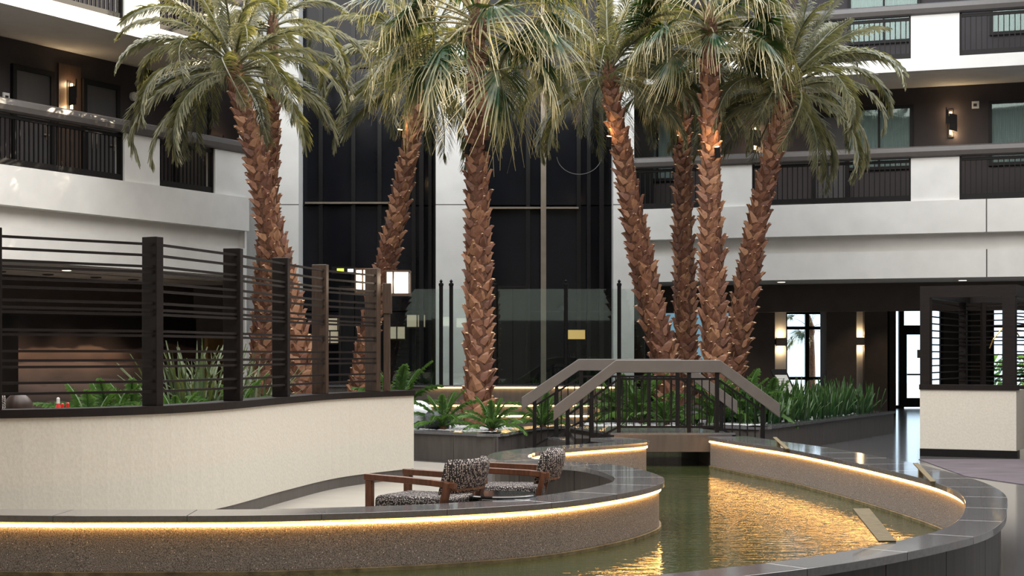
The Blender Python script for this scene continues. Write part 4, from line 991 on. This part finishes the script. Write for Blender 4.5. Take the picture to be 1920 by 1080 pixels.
def palm(label, pts, r0, r1, kind, nf, seed, rot=0, top_extra=0, scale=1.0, boots=True, group=None):
    """pts: trunk centre points, base first"""
    rr = random.Random(seed); r0 *= .93; r1 *= .95; base = Vector(pts[0]); t = thing('date_palm' if kind == 'feather' else 'fan_palm', label, 'palm tree', base)
    c = spline([tuple(p) for p in pts], 8); c = resample3(c, .15); n = len(c)
    rad = [(r0*(1.12 if i < 2 else 1)+(r1-r0)*i/(n-1)) for i in range(n)]
    part('trunk', MB().tube(c, [r*.86 for r in rad], 12), M['bark'], t, smooth=True)
    if boots:
        k = 0; per = 7
        for i in range(n-1):
            p, q = Vector(c[i]), Vector(c[i+1]); ax = (q-p).normalized(); 
            for j in range(per):
                if k >= 298: break
                k += 1
                a = 2*PI*(j+(.5 if i % 2 else 0))/per+rr.uniform(-.1, .1)+i*.05
                rd = Vector((math.cos(a), math.sin(a), 0)); rd = (rd-ax*rd.dot(ax)).normalized(); sd = ax.cross(rd)
                o = link('leaf_base', BM[rr.randrange(3)], t); s = rad[i]/.2*rr.uniform(.92, 1.1)
                tw = (1 if (j+i) % 2 else -1)*rr.uniform(.3, .75)
                m = Matrix((rd, sd, ax)).transposed() @ Matrix.Rotation(tw, 3, 'X') @ Matrix.Rotation(rr.uniform(0, .08), 3, 'Y')
                mm = m.to_4x4() @ Matrix.Diagonal((s, s, s, 1)); mm.translation = p+rd*(rad[i]*.93)-base; o.matrix_local = mm
    top = Vector(c[-1])-base; ax = (Vector(c[-1])-Vector(c[-3])).normalized()
    part('crown_shaft', MB().lathe([(r1*.8, -.25), (r1*1.1, -.05), (r1*.9, .18), (r1*.35, .42), (.02, .55)], tuple(top), 12), M['bark'], t, world=False, smooth=True)
    V = FE if kind == 'feather' else FF
    tilt = Matrix.Rotation(min(.35, ax.angle(Vector((0, 0, 1))))*.6, 4, Vector((-ax.y, ax.x, 0)) if ax.xy.length > .01 else Vector((1, 0, 0)))
    for i in range(nf):
        f = (i+.5)/nf; vi = min(len(V)-1, int(f*len(V))); a = i*2.39996+rot
        o = link('frond', V[vi], t); s = scale*rr.uniform(.88, 1.1)*(.8+.2*min(1, f*3))
        lift = (.38*(1-f)-.05)
        m = Matrix.Translation(top+Vector((math.cos(a)*r1*.5, math.sin(a)*r1*.5, lift))) @ tilt @ Matrix.Rotation(a, 4, 'Z') @ Matrix.Rotation(rr.uniform(-.12, .12), 4, 'Y') @ Matrix.Rotation(rr.uniform(-.5, .5), 4, 'X') @ Matrix.Diagonal((s, s, s, 1))
        o.matrix_local = m
    return t
def resample3(pts, step):
    L = [0]
    for a, b_ in zip(pts, pts[1:]): L.append(L[-1]+math.dist(a, b_))
    n = max(2, round(L[-1]/step)); out = []; j = 0
    for i in range(n+1):
        s_ = L[-1]*i/n
        while j < len(L)-2 and L[j+1] < s_: j += 1
        f = (s_-L[j])/max(1e-9, L[j+1]-L[j]); out.append(tuple(x+(y-x)*f for x, y in zip(pts[j], pts[j+1])))
    return out
def T(Y, base, *px):       # trunk through photograph pixels at depth Y, starting at height base
    out = []
    for q in px: x, z = XZ(q[0], q[1], Y); out.append((x, Y, z))
    x0 = out[0][0]; out[0] = (x0, Y, base) if out[0][2] > base-.3 else (x0, Y, base)
    return out
palm('tall leaning date palm at the left rising behind the lattice with a wide feather crown', T(28, .4, (588, 800), (574, 735), (556, 640), (535, 540), (508, 430), (480, 290), (452, 190), (440, 140)), .245, .165, 'feather', 40, 11, .3)
palm('slim date palm standing just behind the leftmost leaning palm', T(30, .4, (488, 790), (490, 690), (494, 560), (505, 400), (510, 260), (512, 130), (512, 60)), .23, .12, 'feather', 26, 12, 1.2, scale=.72)
palm('date palm leaning right behind the lantern left of the central column', T(30.2, .4, (668, 800), (676, 700), (700, 580), (728, 480), (752, 370), (775, 240), (790, 150)), .2, .165, 'feather', 40, 13, 2.0, scale=.95)
palm('upright fan palm in the centre with a sunlit drooping crown', T(26.6, .4, (894, 820), (896, 700), (897, 560), (897, 400), (896, 250), (895, 130), (895, 55)), .235, .155, 'fan', 32, 14, .9, scale=1.18)
palm('date palm leaning left at the left of the palm cluster behind the bridge', T(29, .6, (1262, 790), (1248, 690), (1222, 580), (1195, 440), (1170, 300), (1150, 200), (1142, 150)), .25, .155, 'feather', 40, 15, .5, scale=.95)
palm('straight darker palm standing at the back of the palm cluster', T(31.2, .6, (1284, 790), (1284, 690), (1284, 560), (1282, 400), (1280, 240), (1280, 150)), .23, .15, 'feather', 34, 16, 2.4, scale=.85)
palm('upright fan palm in the middle of the palm cluster behind the bridge', T(28, .4, (1352, 800), (1342, 700), (1337, 560), (1334, 400), (1332, 260), (1330, 150), (1330, 62)), .235, .15, 'fan', 30, 17, 2.1, scale=.95)
palm('date palm leaning right at the right of the palm cluster', T(29.2, .4, (1362, 800), (1372, 690), (1396, 560), (1425, 400), (1455, 260), (1475, 180)), .235, .16, 'feather', 44, 18, 1.0)
# palm outside the lobby window
palm('palm tree seen outside through the lobby window', T(56, 0, (1520, 760), (1520, 680), (1518, 620)), .22, .18, 'fan', 10, 21, 0, scale=.6, boots=False)

# spotlights strapped to the trunks
def trunk_spot(px, py, Y, s, label, glow=0):
    x, z = XZ(px, py, Y); t = thing('trunk_spotlight', label, 'spotlight', (x, Y, z))
    part('can', MB().tube([(x, Y, z-.1), (x+.02*s, Y-.03, z+.08)], .05, 10), M['black'], t)
    part('arm', MB().bar((x, Y, z-.06), (x+.12*s, Y+.05, z-.08), .02, .02), M['black'], t)
    if glow:
        part('lens', MB().tube([(x+.02*s, Y-.03, z+.08), (x+.022*s, Y-.032, z+.09)], .042, 10), M['bulb'], t); lamp('spot_glow', 'POINT', (x+.03*s, Y-.05, z+.2), glow, (1, .65, .3), shadow_soft_size=.03)
trunk_spot(876, 278, 26.5, 1, 'small black spotlight on the left side of the central palm trunk')
trunk_spot(916, 272, 26.4, -1, 'small black spotlight on the right side of the central palm trunk', 0)
trunk_spot(1346, 285, 27.7, -1, 'lit spotlight on the trunk of the fan palm in the cluster', 7)
trunk_spot(1140, 265, 28.8, 1, 'lit spotlight on the upper trunk of the palm leaning left', 4)
trunk_spot(748, 252, 30.0, 1, 'lit spotlight on the upper trunk of the palm behind the lantern', 3)
trunk_spot(1266, 262, 31, 1, 'lit spotlight on the upper trunk of the darker rear palm', 3)

# ------------------------------------------------------------------ low plants
FS = [feather_frond(300+i, .75, e, d, 26, .2, 'fern', 'leaf', .2) for i, (e, d) in enumerate(((1.3, .6), (1.05, 1.0), (.8, 1.3), (.5, 1.4)))]
def cycad(x, y, z, s, n, label, seed):
    rr = random.Random(seed); t = thing('small_cycad', label, 'plant', (x, y, z))
    part('stump', MB().lathe([(.05*s, 0), (.07*s, .05*s), (.05*s, .12*s), (.01, .15*s)], (x, y, z), 8), M['bark'], t)
    for i in range(n):
        o = link('leaf', FS[min(3, int(4*i/n))], t); k = s*rr.uniform(.85, 1.15)
        o.matrix_local = Matrix.Translation((0, 0, .08*s)) @ Matrix.Rotation(i*2.4+rr.uniform(-.2, .2), 4, 'Z') @ Matrix.Diagonal((k, k, k, 1))
cy = [(830, 24.9, .9, 14, 'small green cycad beside the boulder left of the central palm'), (922, 24.4, .8, 14, 'small green cycad at the foot of the central palm'),
      (1018, 25.6, .85, 14, 'small green cycad between the central palm and the bridge')]
for i, (px, y, s_, n, lb) in enumerate(cy): cycad(X_(px, y), y, .4, s_, n, lb, 30+i)
for i, (px, y, z, s_, lb) in enumerate(((1200, 27.6, .38, 1.25, 'tall green cycad behind the bridge railing left of the palm bases'), (1392, 27.2, .4, 1.2, 'bright green cycad right of the palm cluster behind the bridge'),
      (1340, 27.0, .4, 1.0, 'green cycad in front of the palm cluster base'), (1440, 28.6, .4, 1.0, 'broad green cycad beside the menu stand'), (1160, 28.3, .38, 1.1, 'green cycad at the left of the bed behind the bridge'),
      (1250, 26.9, .38, .8, 'low cycad behind the middle of the bridge railing'), (745, 27.5, .4, 1.35, 'green cycad showing above the cream wall beside the lantern post'))):
    cycad(X_(px, y), y, z, s_, 16, lb, 50+i)
def blade_mesh(h, lean, seed, w_=.03, m='blade'):
    rr = random.Random(seed); mb = MB(); n = 5; pts = []; a = rr.uniform(-.3, .3)
    for i in range(n+1):
        f = i/n; pts.append(Vector((lean*f*f, a*.1*f, h*f)))
    vs = []; tips = []
    for i, p in enumerate(pts):
        f = i/n; k = w_*(.8+.6*f)*(1-f**4)+.002; vs += [p+Vector((.008, -k, 0)), p+Vector((-.006, 0, 0)), p+Vector((.008, k, 0))]; tips += [.5*f+.2*rr.random()]*3
    fs = []
    for i in range(n): fs += [(3*i, 3*i+1, 3*i+4, 3*i+3), (3*i+1, 3*i+2, 3*i+5, 3*i+4)]
    return mb.add(vs, fs, tips).mesh('leaf', M[m])
BL = [blade_mesh(h, l, i) for i, (h, l) in enumerate(((.75, .05), (.62, .12), (.5, .18), (.68, .1), (.42, .22)))]
GL = [blade_mesh(h, l, i+9, .016, 'pale_grass') for i, (h, l) in enumerate(((1.1, .25), (.9, .4), (.75, .5), (1.0, .15)))]
def clump(x, y, z, s, n, label, seed, V, name, spread=.16, group=None):
    rr = random.Random(seed); t = thing(name, label, 'plant', (x, y, z), group=group)
    for i in range(n):
        a = rr.uniform(0, 2*PI); r = spread*math.sqrt(rr.random()); k = s*rr.uniform(.75, 1.2)
        o = link('leaf', V[rr.randrange(len(V))], t)
        o.matrix_local = Matrix.Translation((r*math.cos(a), r*math.sin(a), 0)) @ Matrix.Rotation(a+rr.uniform(-.6, .6), 4, 'Z') @ Matrix.Rotation(rr.uniform(-.05, .2), 4, 'Y') @ Matrix.Diagonal((k, k, k, 1))
k = 0; ORD = 'first second third fourth fifth sixth seventh eighth ninth tenth eleventh twelfth thirteenth'.split()
for i in range(13):
    f = i/12
    for row in (0, 1, 2):
        x = 4.25+f*2.95-row*.32; y = 26.6+f*5.5+row*.22
        if x < 3.6: continue
        clump(x+R.uniform(-.08, .08), y+R.uniform(-.08, .08), .4, (.92-.12*(row == 0)), 15, f'{ORD[i]} snake plant from the bridge in the {("front", "middle", "back")[row]} row of the right planter', 400+k, BL, 'snake_plant', .2, 'snake plants in the right planter'); k += 1
for i, (px, y, s_, lb) in enumerate(((170, 21.5, 1.1, 'leafy green plant at the left behind the cream wall'), (205, 22, 1.15, 'leafy green plant behind the wall in the middle of the wide lattice bay'), (248, 22.5, 1.15, 'leafy green plant behind the wall close to the thick lattice post'),
       (330, 23.5, 1.0, 'low green plant behind the second lattice bay'), (440, 24.5, 1.2, 'green plant behind the second lattice bay near the palm trunk'))):
    cycad(X_(px, y), y, .38, s_, 14, lb, 80+i)
struct('floor_left_bed', MB().box(-8.6, -2.9, 21, 27.4, 0, .38), M['soil'])
for i, (px, y, s_, lb) in enumerate(((335, 25.6, 1.2, 'tall pale grass behind the left part of the second lattice bay'), (375, 25.2, 1.25, 'tall pale grass in the middle of the second lattice bay'), (412, 26, 1.2, 'tall pale grass at the right of the second lattice bay'), (478, 26.2, 1.0, 'pale grass behind the third lattice bay beside the palm trunk'))):
    clump(X_(px, y), y, .38, s_, 34, lb, 90+i, GL, 'ornamental_grass', .35)
# menu stand
x, z = XZ(1480, 745, 30.5); t = thing('menu_stand', 'slanted black framed menu stand with a white sheet behind the snake plants', 'sign stand', (x, 30.5, 0))
def qd(u0, u1, v0, v1, th):
    o_ = Vector((x-.12, 30.5, .75)); U = Vector((1, .1, 0)); V = Vector((-.22, .1, .55)).normalized(); n_ = U.cross(V).normalized()
    b4 = [o_+U*u0+V*v0, o_+U*u1+V*v0, o_+U*u1+V*v1, o_+U*u0+V*v1]; return MB().hexa([p_+n_*th[0] for p_ in b4]+[p_+n_*th[1] for p_ in b4])
part('frame', qd(0, .3, 0, .62, (-.02, .02)), M['black'], t); part('sheet', qd(.035, .265, .05, .5, (.02, .026)), M['white'], t)
part('sheet_back', qd(.035, .265, .05, .5, (-.026, -.02)), M['white'], t)
for k in range(7): part('text_line', qd(.06, .24 if k % 2 else .2, .12+k*.05, .125+k*.05, (.026, .028)), M['rail'], t)
part('leg', MB().box(x+.0, x+.04, 30.5, 30.54, 0, .85), M['black'], t)
part('foot', MB().box(x-.15, x+.2, 30.4, 30.7, .44, .46), M['black'], t)

# ------------------------------------------------------------------ diner behind the wall
tb = thing('pub_table', 'dark high table hidden behind the cream wall with sauce bottles', 'table', (-4.5, 16.3, 0))
part('table_top', MB().box(-4.95, -4.1, 16.0, 16.6, .86, .9), M['wood'], tb); part('pedestal', MB().lathe([(.2, 0), (.2, .03), (.03, .06), (.03, .86)], (-4.5, 16.3, 0), 12), M['black'], tb)
def bottle(px, y, h, mats, label):
    x = X_(px, y); t = thing('sauce_bottle', label, 'bottle', (x, y, .9))
    part('body', MB().lathe([(.026, 0), (.03, .02), (.03, h*.6), (.016, h*.8)], (x, y, .9), 12), mats[0], t); part('cap', MB().lathe([(.017, 0), (.017, h*.2), (.006, h*.24)], (x, y, .9+h*.8), 10), mats[1], t)
bottle(109, 16.1, .26, (M['ketchup'], M['white']), 'red sauce bottle with white cap showing above the cream wall')
bottle(117, 16.2, .2, (M['ketchup'], M['ketchup']), 'shorter all red bottle beside the white-capped bottle')
bottle(127, 16.15, .21, (M['mustard'], M['ketchup']), 'green bottle with red cap at the right of the sauce bottles')
def person():
    x, y = X_(36, 15.6), 15.6
    t = thing('person', 'person with brown bobbed hair seen from behind above the cream wall', 'person', (x, y, 0))
    V = [((0,0,.52), .13), ((0,-.02,.7), .12), ((0,-.03,.86), .13), ((0,-.02,.97), .06), ((0,0,1.03), .055),
         ((.16,-.03,.91), .055), ((.22,.05,.72), .042), ((.17,.28,.68), .034), ((.15,.36,.69), .03), ((-.16,-.03,.91), .055), ((-.22,.05,.72), .042), ((-.17,.28,.68), .034), ((-.15,.36,.69), .03),
         ((.1,.04,.5), .085), ((.11,.42,.5), .06), ((.11,.44,.1), .045), ((.11,.54,.05), .035), ((-.1,.04,.5), .085), ((-.11,.42,.5), .06), ((-.11,.44,.1), .045), ((-.11,.54,.05), .035)]
    E = [(0,1),(1,2),(2,3),(3,4),(2,5),(5,6),(6,7),(7,8),(2,9),(9,10),(10,11),(11,12),(0,13),(13,14),(14,15),(15,16),(0,17),(17,18),(18,19),(19,20)]
    me = bpy.data.meshes.new('body'); me.from_pydata([v for v, _ in V], E, []); me.materials.append(M['cloth']); o = link('body', me, t)
    sk = o.modifiers.new('skin', 'SKIN'); ly = me.skin_vertices[0].data
    for i, (_, r) in enumerate(V): ly[i].radius = (r, r*.85)
    ly[0].use_root = True; o.modifiers.new('sub', 'SUBSURF').levels = 2
    for s in (-1, 1):
        for k in range(5):
            bx_ = s*(.13+.012*k) if k < 4 else s*.12; yy = .37; mb = MB().tube([(bx_, yy, .69), (bx_, yy+.05-(.02 if k == 4 else 0), .7), (bx_-s*.003, yy+.08-(.03 if k == 4 else 0), .685)], [.009, .008, .006], 6)
            part('finger', mb, M['skin'], t, world=False)
    bm = bmesh.new(); bmesh.ops.create_uvsphere(bm, u_segments=20, v_segments=14, radius=.1)
    for v in bm.verts:
        v.co.z *= 1.2; v.co.x *= .82
        if v.co.y > .06 and abs(v.co.x) < .018 and -.03 < v.co.z < .02: v.co.y += .022
    me = bpy.data.meshes.new('head'); bm.to_mesh(me); bm.free(); me.materials.append(M['skin']); h = link('head', me, t); h.location = (0, .01, 1.1)
    for s in (-1, 1): part('eye', MB().lathe([(.004, -.008), (.012, 0), (.004, .008)], (s*.03, .1, .01), 8), M['white'], h, world=False)
    part('mouth', MB().box(-.022, .022, .088, .096, -.055, -.048), M['ketchup'], h, world=False)
    bm = bmesh.new(); bmesh.ops.create_uvsphere(bm, u_segments=28, v_segments=18, radius=.135)
    for v in bm.verts:
        if v.co.z < 0: v.co.z *= 1.5; v.co.x *= 1.08
        if v.co.y > .05: v.co.y = .05+(v.co.y-.05)*.2
        v.co.y -= .02; a = math.atan2(v.co.y, v.co.x); v.co.x *= 1+.03*math.sin(a*14); v.co.y *= 1+.03*math.sin(a*14)
    me = bpy.data.meshes.new('hair'); bm.to_mesh(me); bm.free(); me.materials.append(M['hair']); me.polygons.foreach_set('use_smooth', [True]*len(me.polygons))
    h = link('hair', me, t); h.location = (0, -.01, 1.09)
person()
ch = thing('dining_stool_chair', 'dark dining chair under the person behind the cream wall', 'chair', (X_(36, 15.6), 15.6, 0))
xx = X_(36, 15.6)
part('seat', MB().box(xx-.24, xx+.24, 15.4, 15.85, .36, .42), M['tweed'], ch, bevel=.015)
part('backrest', MB().box(xx-.22, xx+.22, 15.32, 15.37, .42, .85), M['tweed'], ch, bevel=.02)
for sx in (-.2, .2):
    for sy in (15.42, 15.8): part('leg', MB().box(xx+sx-.02, xx+sx+.02, sy-.02, sy+.02, 0, .36), M['wood'], ch)
x0 = X_(-14, 15.4); ch = thing('high_back_chair', 'tweed high-backed chair at the left edge beside the person', 'chair', (x0, 15.2, 0))
part('backrest', MB().box(x0-.26, x0+.13, 15.35, 15.42, .45, 1.22), M['tweed'], ch, bevel=.03); part('seat', MB().box(x0-.26, x0+.13, 15.42, 15.9, .38, .48), M['tweed'], ch, bevel=.02)
for sx in (-.22, .09):
    for sy in (15.4, 15.85): part('leg', MB().box(x0+sx-.02, x0+sx+.02, sy-.02, sy+.02, 0, .4), M['wood'], ch)
